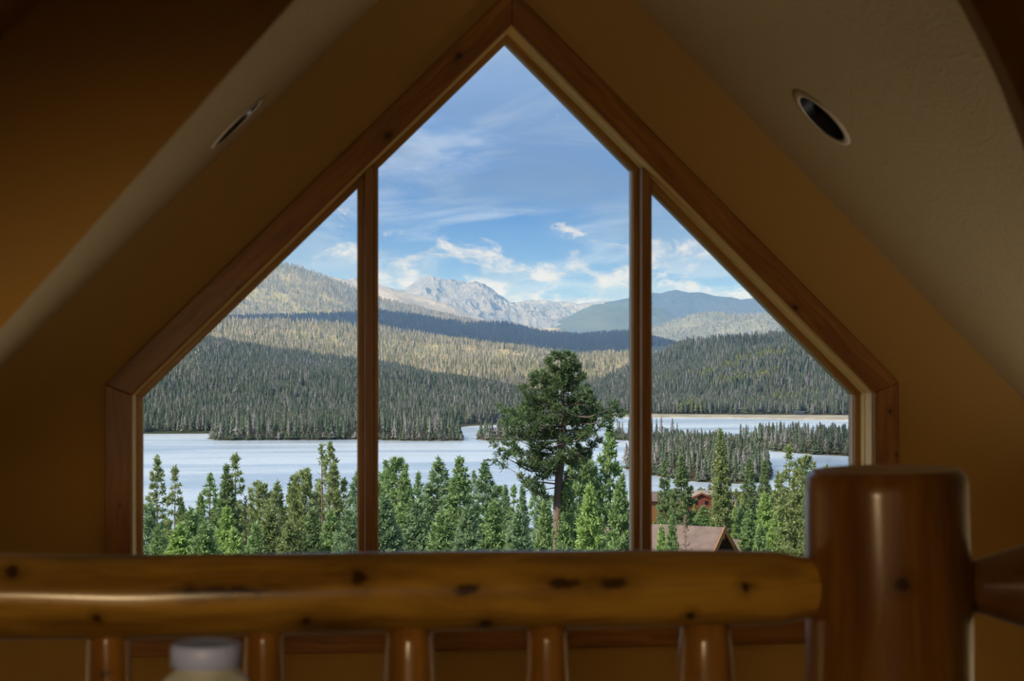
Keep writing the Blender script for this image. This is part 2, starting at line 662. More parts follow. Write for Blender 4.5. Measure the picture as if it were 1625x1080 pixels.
def log_geo(L, prof, seed, n=28, m=60, wob=0.03, sag=0.004):
    """log along local x from 0 to L; prof = [(t, r)] interpolated"""
    ts = np.unique(np.concatenate([np.linspace(0, 1, m), [p[0] for p in prof]]))
    rs = np.interp(ts, [p[0] for p in prof], [p[1] for p in prof])
    v, f = [], []
    for k, (t, r) in enumerate(zip(ts, rs)):
        x = t * L
        cy = sag * mnoise.noise(Vector((x * 2.0, seed, 0)))
        cz = sag * mnoise.noise(Vector((x * 2.0, seed, 9)))
        for i in range(n):
            a = 2 * math.pi * i / n
            w = 1 + wob * mnoise.noise(Vector((x * 5, math.cos(a) * 1.5 + seed, math.sin(a) * 1.5)))
            v.append((x, cy + r * w * math.cos(a), cz + r * w * math.sin(a)))
    m2 = len(ts)
    for k in range(m2 - 1):
        for i in range(n):
            j = (i + 1) % n
            f.append((k * n + i, k * n + j, (k + 1) * n + j, (k + 1) * n + i))
    f.append(tuple(range(n))[::-1])
    f.append(tuple(range((m2 - 1) * n, m2 * n)))
    return v, f


def log_mat(name, dark, light, knots=(), rough=0.30):
    return wood(name, dark, light, knots, grain=(1.6, 26, 26), rough=rough, coat=0.55, coat_rough=0.18, bump=0.12, spec=0.15)


DK, LT = (0.13, 0.052, 0.006), (0.58, 0.320, 0.048)
railing = empty('log_railing', (0.6, YR, 0), label='varnished peeled log railing across the loft edge in front of the window', cat='railing')


def log_part(name, p0, p1, prof, mat, seed, **kw):
    d = p1 - p0
    v, f = log_geo(d.length, prof, seed, **kw)
    me = mesh(name, v, f, mat, True)
    fix_normals(me)
    me.polygons[-1].use_smooth = False
    me.polygons[-2].use_smooth = False
    o = link(name, me, railing)
    o.location = p0 - railing.location
    o.rotation_euler = d.to_track_quat('X', 'Z').to_euler()
    return o


def knot_on(p0, p1, r, px, py, kr, st=1.0):
    """a knot on the camera side of a log, in the log's local metres"""
    d = (p1 - p0).normalized()
    w = un(px, py, YR)
    q = w - p0
    off = (q - d * q.dot(d)).length          # distance from the log's axis as seen
    w = un(px, py, YR - math.sqrt(max(0.0, r * r - min(off, r) ** 2)))
    l = d.to_track_quat('X', 'Z').inverted() @ (w - p0)
    return (l.x, l.y, l.z, kr, st)


A0, A1 = un(-420, 953, YR), un(1330, 930, YR)
LR = (A1 - A0).length
kn = [knot_on(A0, A1, .065, *k) for k in ((20, 905, .012), (155, 977, .008), (365, 938, .0065, 9.0), (372, 937, .0055, 9.0), (303, 941, .009, 1.5), (570, 916, .014), (485, 983, .009),
                                           (770, 989, .013), (740, 935, .010, 2.5), (975, 925, .012, 2.2), (1186, 930, .010), (1095, 975, .009), (895, 925, .010, 3.0))]
log_part('top_rail', A0, A1, [(0, .071), (.24, .0675), (.57, .0648), (.87, .0625), (.942, .0605), (.953, .056), (.966, .0515), (.98, .049), (1, .046)],
         log_mat('rail_log_wood', DK, LT, kn), 3.1)
B0, B1 = un(1490, 930, YR), un(2300, 930, YR)
kn = [knot_on(B0, B1, .065, 1560, 892, .010)]
log_part('top_rail', B0, B1, [(0, .043), (.065, .0445), (.09, .050), (.125, .060), (.165, .0715), (.22, .076), (1, .074)], log_mat('rail_log_wood_far', (0.15, .06, .010), (0.32, .15, .03), kn), 8.7)
C1 = un(1406, 744, YR)
C0 = Vector((C1.x + 0.02, YR, 0.0))
PL = (C1 - C0).length
kn = [knot_on(C0, C1, .135, 1431, 927, .013), knot_on(C0, C1, .135, 1538, 850, .010)]
log_part('newel_post', C0, C1, [(0, .146), (.5, .141), (.8, .1375), (.975, .1335), (.99, .130), (1.0, .120)], log_mat('post_log_wood', (0.165, .062, .010), (0.34, .155, .028), kn, 0.36), 5.5, n=40, wob=.02)
for px, r0, r1 in ((173, .032, .036), (420, .030, .035), (650, .036, .046), (868, .032, .037), (1120, .041, .049)):
    t = un(px, 985, YR)
    b = Vector((t.x, YR, 0.15))
    log_part('baluster', b, t, [(0, .033), (.08, r1), (.82, r1 * 1.02), (.93, (r0 + r1) / 2), (1, r0 * .96)],
             log_mat('baluster_log_wood', (0.22, .085, .012), (0.46, .22, .040), [knot_on(b, t, .035, px - 6, 1068, .008)] if px in (173, 1120) else ()), px * .1, m=24, n=20, wob=.04)
D0, D1 = Vector((A0.x, YR, .15)), Vector((C0.x + .05, YR, .15))
log_part('bottom_rail', D0, D1, [(0, .06), (1, .056)], log_mat('low_rail_log_wood', DK, LT), 2.2)

# ------------------------------------------------------------------ jar on a small table near the camera
YJ = 2.30
jx = un(327, 1016, YJ).x
jz = un(327, 1018, YJ).z
TAB = jz - 0.215
table = empty('side_table', (jx - 0.1, YJ - 0.25, 0), label='small wooden table under the glass jar', cat='table')
v, f = box_geo(-.4, .4, -.3, .3, TAB - .03, TAB)
o = obj('table_top', v, f, M_floor, table)
bevel_mesh(o.data, .004)
for sx in (-1, 1):
    for sy in (-1, 1):
        v, f = box_geo(sx * .36 - .025, sx * .36 + .025, sy * .26 - .025, sy * .26 + .025, 0, TAB - .03)
        o = obj('leg', v, f, M_floor, table)
        bevel_mesh(o.data, .004)

jar = empty('glass_jar', (jx, YJ, TAB), (0, 0, math.radians(40)), label='square clear glass jar with a pale grey screw lid in front of the railing', cat='jar')


def rsq(h, rc, n=6):
    """rounded square ring of half width h, corner radius rc"""
    out = []
    for q, (sx, sy) in enumerate(((1, 1), (-1, 1), (-1, -1), (1, -1))):
        for k in range(n + 1):
            a = math.pi / 2 * q + math.pi / 2 * k / n
            out.append((sx * (h - rc) + rc * math.cos(a), sy * (h - rc) + rc * math.sin(a)))
    return out


def loft(rings, cap=(True, True)):
    n = len(rings[0][1])
    v, f = [], []
    for z, r in rings:
        v += [(x, y, z) for x, y in r]
    for k in range(len(rings) - 1):
        for i in range(n):
            j = (i + 1) % n
            f.append((k * n + i, k * n + j, (k + 1) * n + j, (k + 1) * n + i))
    if cap[0]:
        f.append(tuple(range(n))[::-1])
    if cap[1]:
        f.append(tuple(range((len(rings) - 1) * n, len(rings) * n)))
    return v, f


M_jar = glass_mat('jar_glass', (0.80, 0.84, 0.82))
v, f = loft([(0, rsq(.036, .010)), (.004, rsq(.0395, .010)), (.164, rsq(.0395, .010)), (.172, rsq(.0385, .014)), (.183, rsq(.034, .028)), (.189, rsq(.033, .032))], (True, False))
M_shoulder, t = new_mat('frosted_jar_glass')
finish(t, t.mix(t.noise(t.n('ShaderNodeTexCoord').outputs['Object'], 30, 2), (0.42, 0.44, 0.42), (0.55, 0.56, 0.53)), 0.12, spec=0.8)
obj('body', v, f, M_shoulder, jar, True)
v, f = loft([(.03, rsq(.0402, .0105)), (.160, rsq(.0402, .0105))], (False, False))
obj('label', v, f, flat('green_paper_label', (0.015, 0.13, 0.06), 0.6), jar, True)
jar.children[-1]['label'] = 'green paper label'
n = 48
rl = lambda r, k: [(r * (1 + k * (i % 2)) * math.cos(2 * math.pi * i / n), r * (1 + k * (i % 2)) * math.sin(2 * math.pi * i / n)) for i in range(n)]
v, f = loft([(.188, rl(.0385, .0)), (.1885, rl(.040, .012)), (.209, rl(.040, .012)), (.213, rl(.0385, 0)), (.2145, rl(.035, 0)), (.2135, rl(.033, 0))])
obj('lid', v, f, flat('blued_grey_plastic', (0.44, 0.52, 0.92), 0.45), jar, True)  # lid colour pushed to blue to offset the warm lamplight

# ------------------------------------------------------------------ unseen lamps added to brighten the room and the railing
M_metal = flat('dark_bronze', (0.05, 0.035, 0.02), 0.35, metal=0.8)
M_shade, t = new_mat('linen_shade')
df, tl, ad = t.n('ShaderNodeBsdfDiffuse'), t.n('ShaderNodeBsdfTranslucent'), t.n('ShaderNodeMixShader')
for q in (df, tl):
    q.inputs[0].default_value = (0.75, 0.62, 0.42, 1)
ad.inputs[0].default_value = 0.6
t.l(df.outputs[0], ad.inputs[1])
t.l(tl.outputs[0], ad.inputs[2])
t.l(ad.outputs[0], t.n('ShaderNodeOutputMaterial').inputs[0])


def lathe_obj(name, prof, mat, parent, n=28):
    v, f = [], []
    for r, h in prof:
        for i in range(n):
            a = 2 * math.pi * i / n
            v.append((r * math.cos(a), r * math.sin(a), h))
    for k in range(len(prof) - 1):
        for i in range(n):
            j = (i + 1) % n
            f.append((k * n + i, k * n + j, (k + 1) * n + j, (k + 1) * n + i))
    return obj(name, v, f, mat, parent, True)


def fill_lamp(loc, h, up, power, color, label):
    r = empty('fill_lamp', loc, label=label, cat='lamp')
    lathe_obj('base', [(.0001, 0), (.14, 0), (.14, .015), (.03, .03), (.0001, .03)], M_metal, r)
    lathe_obj('pole', [(.014, .03), (.014, h - .12)], M_metal, r)
    if up:
        lathe_obj('bowl', [(.014, h - .12), (.10, h - .09), (.19, h - .01), (.20, h), (.18, h - .01), (.09, h - .08), (.0001, h - .10)], M_metal, r)
    else:
        lathe_obj('shade', [(.22, h - .28), (.15, h)], M_shade, r)
    ld = bpy.data.lights.new('bulb', 'SPOT' if up else 'POINT')
    ld.energy = power
    ld.color = color
    ld.shadow_soft_size = 0.12 if up else 0.05
    lo = bpy.data.objects.new('bulb', ld)
    COL.objects.link(lo)
    lo.parent = r
    lo.location = (0, 0, h - .03 if up else h - .14)
    if up:
        ld.spot_size = math.radians(100)
        ld.spot_blend = 0.6
        lo.rotation_euler = (math.pi, 0, 0)


fill_lamp((XA - 2.45, 4.6, FL_LOW), 0.78, True, 120, (1.0, 0.90, 0.78), 'unseen bronze uplight added to brighten the left ceiling of the great room')
fill_lamp((XA + 2.45, 4.85, FL_LOW), 0.78, True, 135, (1.0, 0.90, 0.78), 'unseen bronze uplight added to brighten the right ceiling of the great room')

fill_lamp((-0.2, -2.2, 0.0), 1.5, False, 46, (1.0, 0.76, 0.45), 'unseen linen-shaded lamp added at the back of the loft as warm fill')


def spot_lamp(loc, aim, h, power, color):
    """unseen spot in a metal dome, added to light the railing"""
    r = empty('rail_fill_lamp', loc, label='unseen spot in a dark metal dome added to light the loft railing', cat='lamp')
    lathe_obj('base', [(.0001, 0), (.13, 0), (.13, .015), (.03, .03), (.0001, .03)], M_metal, r)
    lathe_obj('pole', [(.012, .03), (.012, h)], M_metal, r)
    head = lathe_obj('dome', [(.0001, .15), (.08, .14), (.14, .07), (.165, -.04), (.16, -.04), (.135, .06), (.075, .13), (.0001, .14)], M_metal, r)
    d = (Vector(aim) - (Vector(loc) + Vector((0, 0, h)))).normalized()
    head.location = (d.x * .1, d.y * .1, h)
    head.rotation_euler = (-d).to_track_quat('Z', 'Y').to_euler()
    ld = bpy.data.lights.new('bulb', 'SPOT')
    ld.energy = power
    ld.color = color
    ld.spot_size = math.radians(52)
    ld.spot_blend = 0.8
    ld.shadow_soft_size = 0.12
    lo = bpy.data.objects.new('bulb', ld)
    COL.objects.link(lo)
    lo.parent = r
    lo.location = (d.x * .1, d.y * .1, h)
    lo.rotation_euler = (-d).to_track_quat('Z', 'Y').to_euler()


spot_lamp((-0.48, 0.25, 0.0), (0.16, 3.2, 0.55), 1.17, 56, (1.0, 0.72, 0.38))
#OUTDOORS

# ================================================================== outdoors
LAKE = EYE - 80.0


def fbm(x, y, z=0.0, o=4):
    return mnoise.fractal(Vector((x, y, z)), 0.9, 2.1, o)


# ---- materials
def ground_mat(name, cols, scale, rough=0.95, scale2=None):
    m, t = new_mat(name)
    tc = t.n('ShaderNodeTexCoord').outputs['Object']
    a = t.noise(tc, scale, 6, 0.6)
    b = t.noise(tc, scale2 or scale * 7, 4, 0.6)
    f = t.math('ADD', t.math('MULTIPLY', a, 0.6), t.math('MULTIPLY', b, 0.4))
    k = len(cols)
    c = t.ramp(f, [(0.36 + 0.28 * i / max(1, k - 1), q) for i, q in enumerate(cols)])
    finish(t, c, rough, spec=0.1)
    return m


M_ground_near = ground_mat('forest_floor', [(0.030, 0.034, 0.014), (0.050, 0.052, 0.022), (0.085, 0.078, 0.040)], 0.05)
M_ground_dark = ground_mat('dark_forest_floor', [(0.030, 0.040, 0.018), (0.055, 0.062, 0.028), (0.10, 0.095, 0.06)], 0.006)  # darker ground colour of the two wooded lakeshore hills
M_ground_dry = ground_mat('dry_grass_slope', [(0.128, 0.133, 0.054), (0.225, 0.203, 0.093), (0.360, 0.294, 0.158)], 0.005)
M_ground_far = ground_mat('far_forest', [(0.028, 0.042, 0.024), (0.042, 0.055, 0.032), (0.070, 0.079, 0.048)], 0.008)
M_ground_pale = ground_mat('pale_wooded_hill', [(0.075, 0.090, 0.052), (0.13, 0.135, 0.085), (0.20, 0.19, 0.13)], 0.006)


def rock_mat(name, dark, light, green=None, gz=(0, 1), sc_=0.004):
    m, t = new_mat(name)
    g = t.n('ShaderNodeNewGeometry')
    tc = t.n('ShaderNodeTexCoord').outputs['Object']
    a = t.noise(tc, sc_, 8, 0.68)
    b = t.noise(tc, sc_ * 6, 6, 0.65)
    f = t.math('ADD', t.math('MULTIPLY', a, 0.5), t.math('MULTIPLY', b, 0.5))
    c = t.ramp(f, [(0.38, dark), (0.52, tuple((p + q) / 2 for p, q in zip(dark, light))), (0.62, light)])
    if green:
        sz = t.n('ShaderNodeSeparateXYZ')
        t.l(g.outputs['Position'], sz.inputs[0])
        h = t.math('ADD', sz.outputs[2], t.math('MULTIPLY', t.math('SUBTRACT', a, 0.5), 260))
        c = t.mix(t.remap(h, gz[0], gz[1], 1, 0), c, green)
    finish(t, c, 0.95, b, 1.0, 30.0, spec=0.1)
    return m


M_rock = rock_mat('pale_granite', (0.104, 0.107, 0.116), (0.264, 0.262, 0.275))
M_tundra = rock_mat('tan_tundra', (0.26, 0.23, 0.18), (0.45, 0.40, 0.32))
M_rock_far = rock_mat('far_granite', (0.12, 0.12, 0.13), (0.30, 0.285, 0.275), (0.045, 0.065, 0.04), (100, 260))
M_rock_shaded = rock_mat('shade_dark_rock', (0.020, 0.028, 0.034), (0.040, 0.048, 0.054))  # dark colour stands in for cloud shade on the distant mountain
M_sand = ground_mat('pale_shore_sand', [(0.20, 0.18, 0.14), (0.34, 0.30, 0.23), (0.45, 0.40, 0.31)], 0.05)


# ---- hills: a ridge given by where it stands, a slope down to its foot in front and a back slope
def hill(name, ridge, Yr, Yf, zf, mat, treeh=0.0, back=900.0, nx=150, nf=34, nb=6, amp=18.0, ns=0.0022, power=1.0, rock=False, crest=0.0, seed=0.0, shift=None, xlim=None):
    pts = [un(p[0], p[1], p[2] if len(p) > 2 else Yr) for p in ridge]
    pts.sort(key=lambda p: p.x)
    xs = np.array([p.x for p in pts])
    zs = np.array([p.z for p in pts]) - treeh
    ys = np.array([p.y for p in pts])
    X = np.linspace(xs[0], xs[-1], nx)
    ZR_ = np.interp(X, xs, zs)
    YR_ = np.interp(X, xs, ys)
    if callable(Yf):
        YF = np.array([Yf(x) for x in X])
    else:
        YF = np.full(nx, float(Yf))
    P = np.zeros((nf + nb, nx, 3))
    for j in range(nf + nb):
        for i in range(nx):
            if j < nf:
                v = j / (nf - 1)
                y = YF[i] + (YR_[i] - YF[i]) * v
                base_ = zf + (ZR_[i] - zf) * (v ** power)
                if rock:
                    g = mnoise.ridged_multi_fractal(Vector((X[i] * ns, y * ns * 0.35, seed)), 0.8, 2.2, 5, 1.0, 2.0) - 1.0
                    z = base_ + amp * g * (4 * v * (1 - v)) ** 0.8 + crest * g * v * 0.2
                else:
                    g = fbm(X[i] * ns, y * ns, seed)
                    z = max(base_ + amp * g * (4 * v * (1 - v)), zf + (base_ - zf) * .45) + crest * fbm(X[i] * ns * 4, y * ns * 4, seed) * v
            else:
                v = (j - nf + 1) / nb
                y = YR_[i] + back * v
                z = ZR_[i] + (zf - 30 - ZR_[i]) * v ** 1.3 + amp * 0.4 * fbm(X[i] * ns, y * ns, seed) * v
            P[j, i] = (X[i], y, z)
    idx = np.arange((nf + nb) * nx).reshape(nf + nb, nx)
    q = np.stack([idx[:-1, :-1], idx[:-1, 1:], idx[1:, 1:], idx[1:, :-1]], -1).reshape(-1, 4)
    o = obj(name, P.reshape(-1, 3), q, mat, smooth=not rock, kind='structure')
    return o, P, nf


# ---- small forest trees, shared by all the scattered woods
def needle_mat(name, cols, obj_tint=False, trans=0.25, dead=None):
    m, t = new_mat(name)
    oi = t.n('ShaderNodeObjectInfo')
    c = t.ramp(oi.outputs['Random'], cols)
    tc = t.n('ShaderNodeTexCoord').outputs['Object']
    nz = t.noise(tc, 2.2, 3, 0.6)
    c = t.mix(t.remap(nz, 0.3, 0.7, 0.0, 0.6), c, t.mix(1.0, c, (0.55, 0.62, 0.5), 'MULTIPLY'))
    if obj_tint:
        c = t.mix(1.0, c, oi.outputs['Color'], 'MULTIPLY')
    d, tr, mx = t.n('ShaderNodeBsdfDiffuse'), t.n('ShaderNodeBsdfTranslucent'), t.n('ShaderNodeMixShader')
    t.l(c, d.inputs[0])
    t.l(c, tr.inputs[0])
    mx.inputs[0].default_value = trans
    t.l(d.outputs[0], mx.inputs[1])
    t.l(tr.outputs[0], mx.inputs[2])
    t.l(mx.outputs[0], t.n('ShaderNodeOutputMaterial').inputs[0])
    return m


GREEN = [(0.0, (0.090, 0.127, 0.090)), (0.30, (0.129, 0.165, 0.114)), (0.55, (0.158, 0.189, 0.136)), (0.72, (0.189, 0.205, 0.158)), (0.84, (0.240, 0.234, 0.224)), (1.0, (0.334, 0.310, 0.319))]
MIXED = [(0.0, (0.115, 0.132, 0.066)), (0.30, (0.172, 0.179, 0.090)), (0.5, (0.230, 0.222, 0.121)), (0.62, (0.287, 0.258, 0.187)), (0.8, (0.356, 0.314, 0.253)), (1.0, (0.402, 0.347, 0.297))]
M_needle_green = needle_mat('forest_needles', GREEN)
M_needle_mixed = needle_mat('mixed_forest_needles', MIXED)
M_bark_far = flat('grey_bark', (0.16, 0.13, 0.10), 0.9)


def small_tree(seed, wide, kind=0):
    """unit-height conifer: ragged tiers on a thin stem, about 90 triangles"""
    r = random.Random(seed)
    v, f, mi = [], [], []

    def tri(a, b, c, m):
        n0 = len(v)
        v.extend([a, b, c])
        f.append((n0, n0 + 1, n0 + 2))
        mi.append(m)
    for k in range(3):
        a0, a1 = 2 * math.pi * k / 3, 2 * math.pi * (k + 1) / 3
        tri((.012 * math.cos(a0), .012 * math.sin(a0), -.06), (.012 * math.cos(a1), .012 * math.sin(a1), -.06), (0, 0, 0.95), 1)
    tiers = 8
    lo = [0.16, 0.30, 0.10, 0.34][kind % 4]
    for q in range(tiers):
        t0 = lo + (1 - lo) * q / tiers
        top = min(1.0, t0 + (1 - lo) / tiers * 1.9)
        rad = wide * (1 - t0) ** 0.65 * (0.85 + .3 * r.random())
        n = 7
        off = r.random() * 6
        for k in range(n):
            a = off + 2 * math.pi * (k + r.uniform(-.3, .3)) / n
            rr = rad * r.uniform(.6, 1.25)
            z = t0 - r.uniform(-.015, .035)
            w = rr * .62
            p1 = (rr * math.cos(a) - w * math.sin(a) * .5, rr * math.sin(a) + w * math.cos(a) * .5, z)
            p2 = (rr * math.cos(a) + w * math.sin(a) * .5, rr * math.sin(a) - w * math.cos(a) * .5, z + .01)
            tri((0, 0, top - r.uniform(0, .03)), p1, p2, 0)
    return v, f, mi


def tree_kinds(name, mat):
    col = bpy.data.collections.new(name)
    out = []
    for k, w in enumerate((0.13, 0.10, 0.16, 0.115)):
        v, f, mi = small_tree(11 + k, w, k)
        me = mesh('small_conifer', v, f, mat)
        me.materials.append(M_bark_far)
        me.polygons.foreach_set('material_index', mi)
        o = bpy.data.objects.new('small_conifer', me)
        col.objects.link(o)
        out.append(me)
    return col, out


KG, KG_ME = tree_kinds('green_kinds', M_needle_green)
KM, KM_ME = tree_kinds('mixed_kinds', M_needle_mixed)


def scatter_group(col):
    g = bpy.data.node_groups.new('scatter', 'GeometryNodeTree')
    g.interface.new_socket('Geometry', in_out='INPUT', socket_type='NodeSocketGeometry')
    g.interface.new_socket('Geometry', in_out='OUTPUT', socket_type='NodeSocketGeometry')
    n = g.nodes
    i, o = n.new('NodeGroupInput'), n.new('NodeGroupOutput')
    ci = n.new('GeometryNodeCollectionInfo')
    ci.inputs['Collection'].default_value = col
    ci.inputs['Separate Children'].default_value = True
    ci.inputs['Reset Children'].default_value = True
    iop = n.new('GeometryNodeInstanceOnPoints')
    iop.inputs['Pick Instance'].default_value = True

    def na(name, t):
        a = n.new('GeometryNodeInputNamedAttribute')
        a.data_type = t
        a.inputs['Name'].default_value = name
        return a.outputs['Attribute']
    g.links.new(i.outputs[0], iop.inputs['Points'])
    g.links.new(ci.outputs[0], iop.inputs['Instance'])
    g.links.new(na('variant', 'INT'), iop.inputs['Instance Index'])
    g.links.new(na('size', 'FLOAT_VECTOR'), iop.inputs['Scale'])
    g.links.new(na('turn', 'FLOAT_VECTOR'), iop.inputs['Rotation'])
    g.links.new(iop.outputs[0], o.inputs[0])
    return g


KD, KD_ME = tree_kinds('shaded_ridge_kinds', needle_mat('shade_dark_needles', [(0.0, (0.030, 0.044, 0.034)), (0.6, (0.046, 0.060, 0.046)), (1.0, (0.070, 0.076, 0.066))]))  # needle colour darkened to deepen the shade on the far ridge
GN = {id(KG): scatter_group(KG), id(KM): scatter_group(KM), id(KD): scatter_group(KD)}


def scatter(name, pts, h, hv, fat, col, label, cat='forest'):
    pts = np.asarray(pts)
    n = len(pts)
    me = bpy.data.meshes.new(name)
    me.from_pydata(pts.tolist(), [], [])
    a = me.attributes.new('variant', 'INT', 'POINT')
    a.data.foreach_set('value', rng.integers(0, 4, n).astype(np.int32))
    s = h * (1 + hv * (rng.random(n) * 2 - 1))
    w = s * fat * (0.8 + 0.4 * rng.random(n))
    a = me.attributes.new('size', 'FLOAT_VECTOR', 'POINT')
    a.data.foreach_set('vector', np.stack([w, w, s], -1).astype(np.float32).ravel())
    a = me.attributes.new('turn', 'FLOAT_VECTOR', 'POINT')
    a.data.foreach_set('vector', np.stack([np.zeros(n), np.zeros(n), rng.random(n) * 6.28], -1).astype(np.float32).ravel())
    o = link(name, me, kind='stuff', label=label, cat=cat)
    o.modifiers.new('scatter', 'NODES').node_group = GN[id(col)]
    return o


def points_on(P, nf, n, v0=0.0, v1=1.03, clear=0.35, cs=0.01, seed=0, pmin=-60, pmax=1640):
    """random points on the front slope (and just over the crest) of a hill"""
    J, I = P.shape[:2]
    jv = (v0 + (v1 - v0) * rng.random(n)) * (nf - 1)
    iu = rng.random(n) * (I - 1.001)
    jv = np.clip(jv, 0, J - 1.001)
    j, i = jv.astype(int), iu.astype(int)
    a, b = (jv - j)[:, None], (iu - i)[:, None]
    q = P[j, i] * (1 - a) * (1 - b) + P[j + 1, i] * a * (1 - b) + P[j, i + 1] * (1 - a) * b + P[j + 1, i + 1] * a * b
    px = PX0 + FPX * (q[:, 0] * CS - q[:, 1] * SN) / (q[:, 0] * SN + q[:, 1] * CS)
    keep = (px > pmin) & (px < pmax) & (q[:, 2] > LAKE + 0.5)
    q = q[keep]
    dens = np.sin(q[:, 0] * cs + 2 * np.sin(q[:, 1] * cs * .7 + seed)) * np.sin(q[:, 1] * cs * 1.3 + seed * 2) * .5 + .5
    q = q[rng.random(len(q)) > clear * dens]
    return q


# ---- lake
m_water, t = new_mat('lake_water')
tc = t.n('ShaderNodeTexCoord').outputs['Object']
n1 = t.noise(t.scale(tc, (1, 0.6, 1)), 0.12, 4, 0.6)
n2 = t.noise(t.scale(tc, (0.25, 1, 1)), 0.010, 4, 0.55, 0.5)
rg = t.remap(n2, 0.35, 0.65, 0.22, 0.32)
wc = t.mix(t.remap(n2, 0.38, 0.62, 0, 1), (0.37, 0.45, 0.55), (0.54, 0.60, 0.66))  # pale base colour carries part of the sky's reflection
finish(t, wc, rg, n1, 0.6, 1.2, spec=0.9)
v = [(-3000, 560, LAKE), (4000, 560, LAKE), (4000, 3300, LAKE), (-3000, 3300, LAKE)]
obj('lake_surface', v, [(0, 1, 2, 3)], m_water, kind='structure')

# ---- the hillside under the house, falling to the shore
def near_z(x, y):
    s = min(1.0, max(0.0, (x / max(y, 1.0) - 0.13) / 0.10))
    s = s * s * (3 - 2 * s)
    a = np.interp(y, [-60, 8, 60, 120, 230, 450, 640, 760], [1, -5, -15, -25, -40, -63, -79, -92])
    b = np.interp(y, [-60, 8, 60, 120, 200, 450, 620, 1000, 1090, 1200], [1, -5, -15, -24, -30, -46, -55, -79.5, -82, -95])
    return EYE + a * (1 - s) + b * s + (0.8 * fbm(x * .02, y * .02) if y > 30 else 0)


gx = np.linspace(-260, 620, 90)
gy = np.concatenate([[-60, -20, 0, 8, 20, 40, 60, 90], np.linspace(120, 1200, 75)])
v = [(x * max(0.35, y / 700.0) if y > 100 else x * 0.35, y, 0) for y in gy for x in gx]
v = [(x, y, near_z(x, y)) for x, y, _ in v]
nx_ = len(gx)
f = [(j * nx_ + i, j * nx_ + i + 1, (j + 1) * nx_ + i + 1, (j + 1) * nx_ + i) for j in range(len(gy) - 1) for i in range(nx_ - 1)]
obj('near_hillside', v, f, M_ground_near, smooth=True, kind='structure')

# ---- hills and mountains
hB, PB, nB = hill('lakeside_hill', [(-350, 492), (0, 512), (200, 523), (323, 533), (402, 544), (496, 560), (566, 566), (601, 570), (666, 586, 2750), (752, 600, 2600), (810, 617, 2450), (830, 623, 2400), (880, 638, 2300), (930, 652, 2200), (985, 668, 2150)],
                  2900, lambda x: (1685 - x * SN) / CS + max(0.0, x - 150) * 0.9, LAKE - 2, M_ground_dark, 13, 500, amp=16, ns=.003, power=.9, crest=4, seed=1)
hE, PE, nE = hill('wooded_far_shore_hill', [(850, 668, 2150), (880, 652, 2250), (900, 634, 2350), (927, 612, 2450), (996, 581, 2700), (1036, 562), (1088, 537), (1133, 530), (1197, 527), (1242, 520), (1300, 512), (1500, 498), (1900, 480)],
                  2900, lambda x: (2116 - x * SN) / CS, LAKE - 1, M_ground_dark, 13, 600, amp=22, ns=.003, power=.85, crest=4, seed=5)
hC, PC, nC = hill('sunny_ridge', [(-350, 462), (0, 478), (200, 490), (330, 502), (480, 505), (600, 516), (723, 535), (867, 555), (996, 576), (1030, 584), (1100, 598), (1300, 615), (1500, 620)],
                  4600, 3150, LAKE, M_ground_dry, 11, 400, amp=30, ns=.0022, power=.8, crest=6, seed=2)
hD, PD, nD = hill('shaded_ridge', [(150, 500), (300, 499), (450, 497), (560, 493), (601, 490), (680, 500), (749, 510), (786, 507), (810, 511), (855, 524), (924, 528), (953, 526), (996, 525), (1036, 536), (1059, 543), (1100, 550), (1300, 560), (1600, 565)],
                  6000, 4950, EYE - 50, M_ground_far, 11, 500, amp=20, ns=.002, power=.8, crest=5, seed=3)
hA, PA, nA = hill('tall_wooded_hill', [(-350, 330), (0, 362), (200, 386), (350, 403), (420, 411), (445, 416), (470, 419), (500, 430), (520, 437), (560, 454), (600, 468), (640, 478), (700, 496), (749, 508), (800, 525), (900, 545)],
                  7600, 6350, EYE + 20, M_ground_dry, 10, 500, amp=45, ns=.0016, power=.9, crest=8, seed=4)
hJ, PJ, nJ = hill('pale_hill', [(940, 535), (1000, 524), (1036, 517), (1076, 505), (1105, 496), (1133, 493), (1185, 498), (1220, 495), (1260, 500), (1400, 490), (1900, 478)],
                  8600, 6600, EYE - 60, M_ground_pale, 5, 700, amp=70, ns=.0014, power=.8, crest=8, seed=6)
hill('tan_alpine_shoulder', [(430, 446), (480, 441), (521, 436), (540, 441), (569, 448), (601, 450), (640, 462), (700, 480), (740, 498), (780, 512), (830, 526)],
     9600, 8000, EYE + 20, M_tundra, 0, 500, amp=60, ns=.0016, crest=10, seed=7)
hill('granite_peak', [(520, 462), (545, 448), (559, 441), (570, 448), (600, 462), (640, 462), (646, 455), (655, 450), (664, 443), (672, 441), (680, 439.5), (690, 443), (700, 445), (712, 445), (722, 448), (733, 447), (745, 455), (755, 460), (765, 468), (775, 478), (785, 487), (800, 499), (815, 508), (850, 520), (900, 532)],
     12200, 10200, EYE + 40, M_rock, 0, 900, nx=220, nf=60, amp=120, ns=.0019, rock=True, crest=14, seed=8)
hill('blue_wooded_spur', [(845, 528), (870, 518), (896, 506), (919, 493), (930, 488), (939, 483), (950, 481), (960, 482), (996, 481), (1036, 498), (1060, 509), (1090, 522), (1140, 535)],
     10600, 8700, EYE + 20, M_ground_far, 0, 700, amp=60, ns=.0016, crest=10, seed=9)
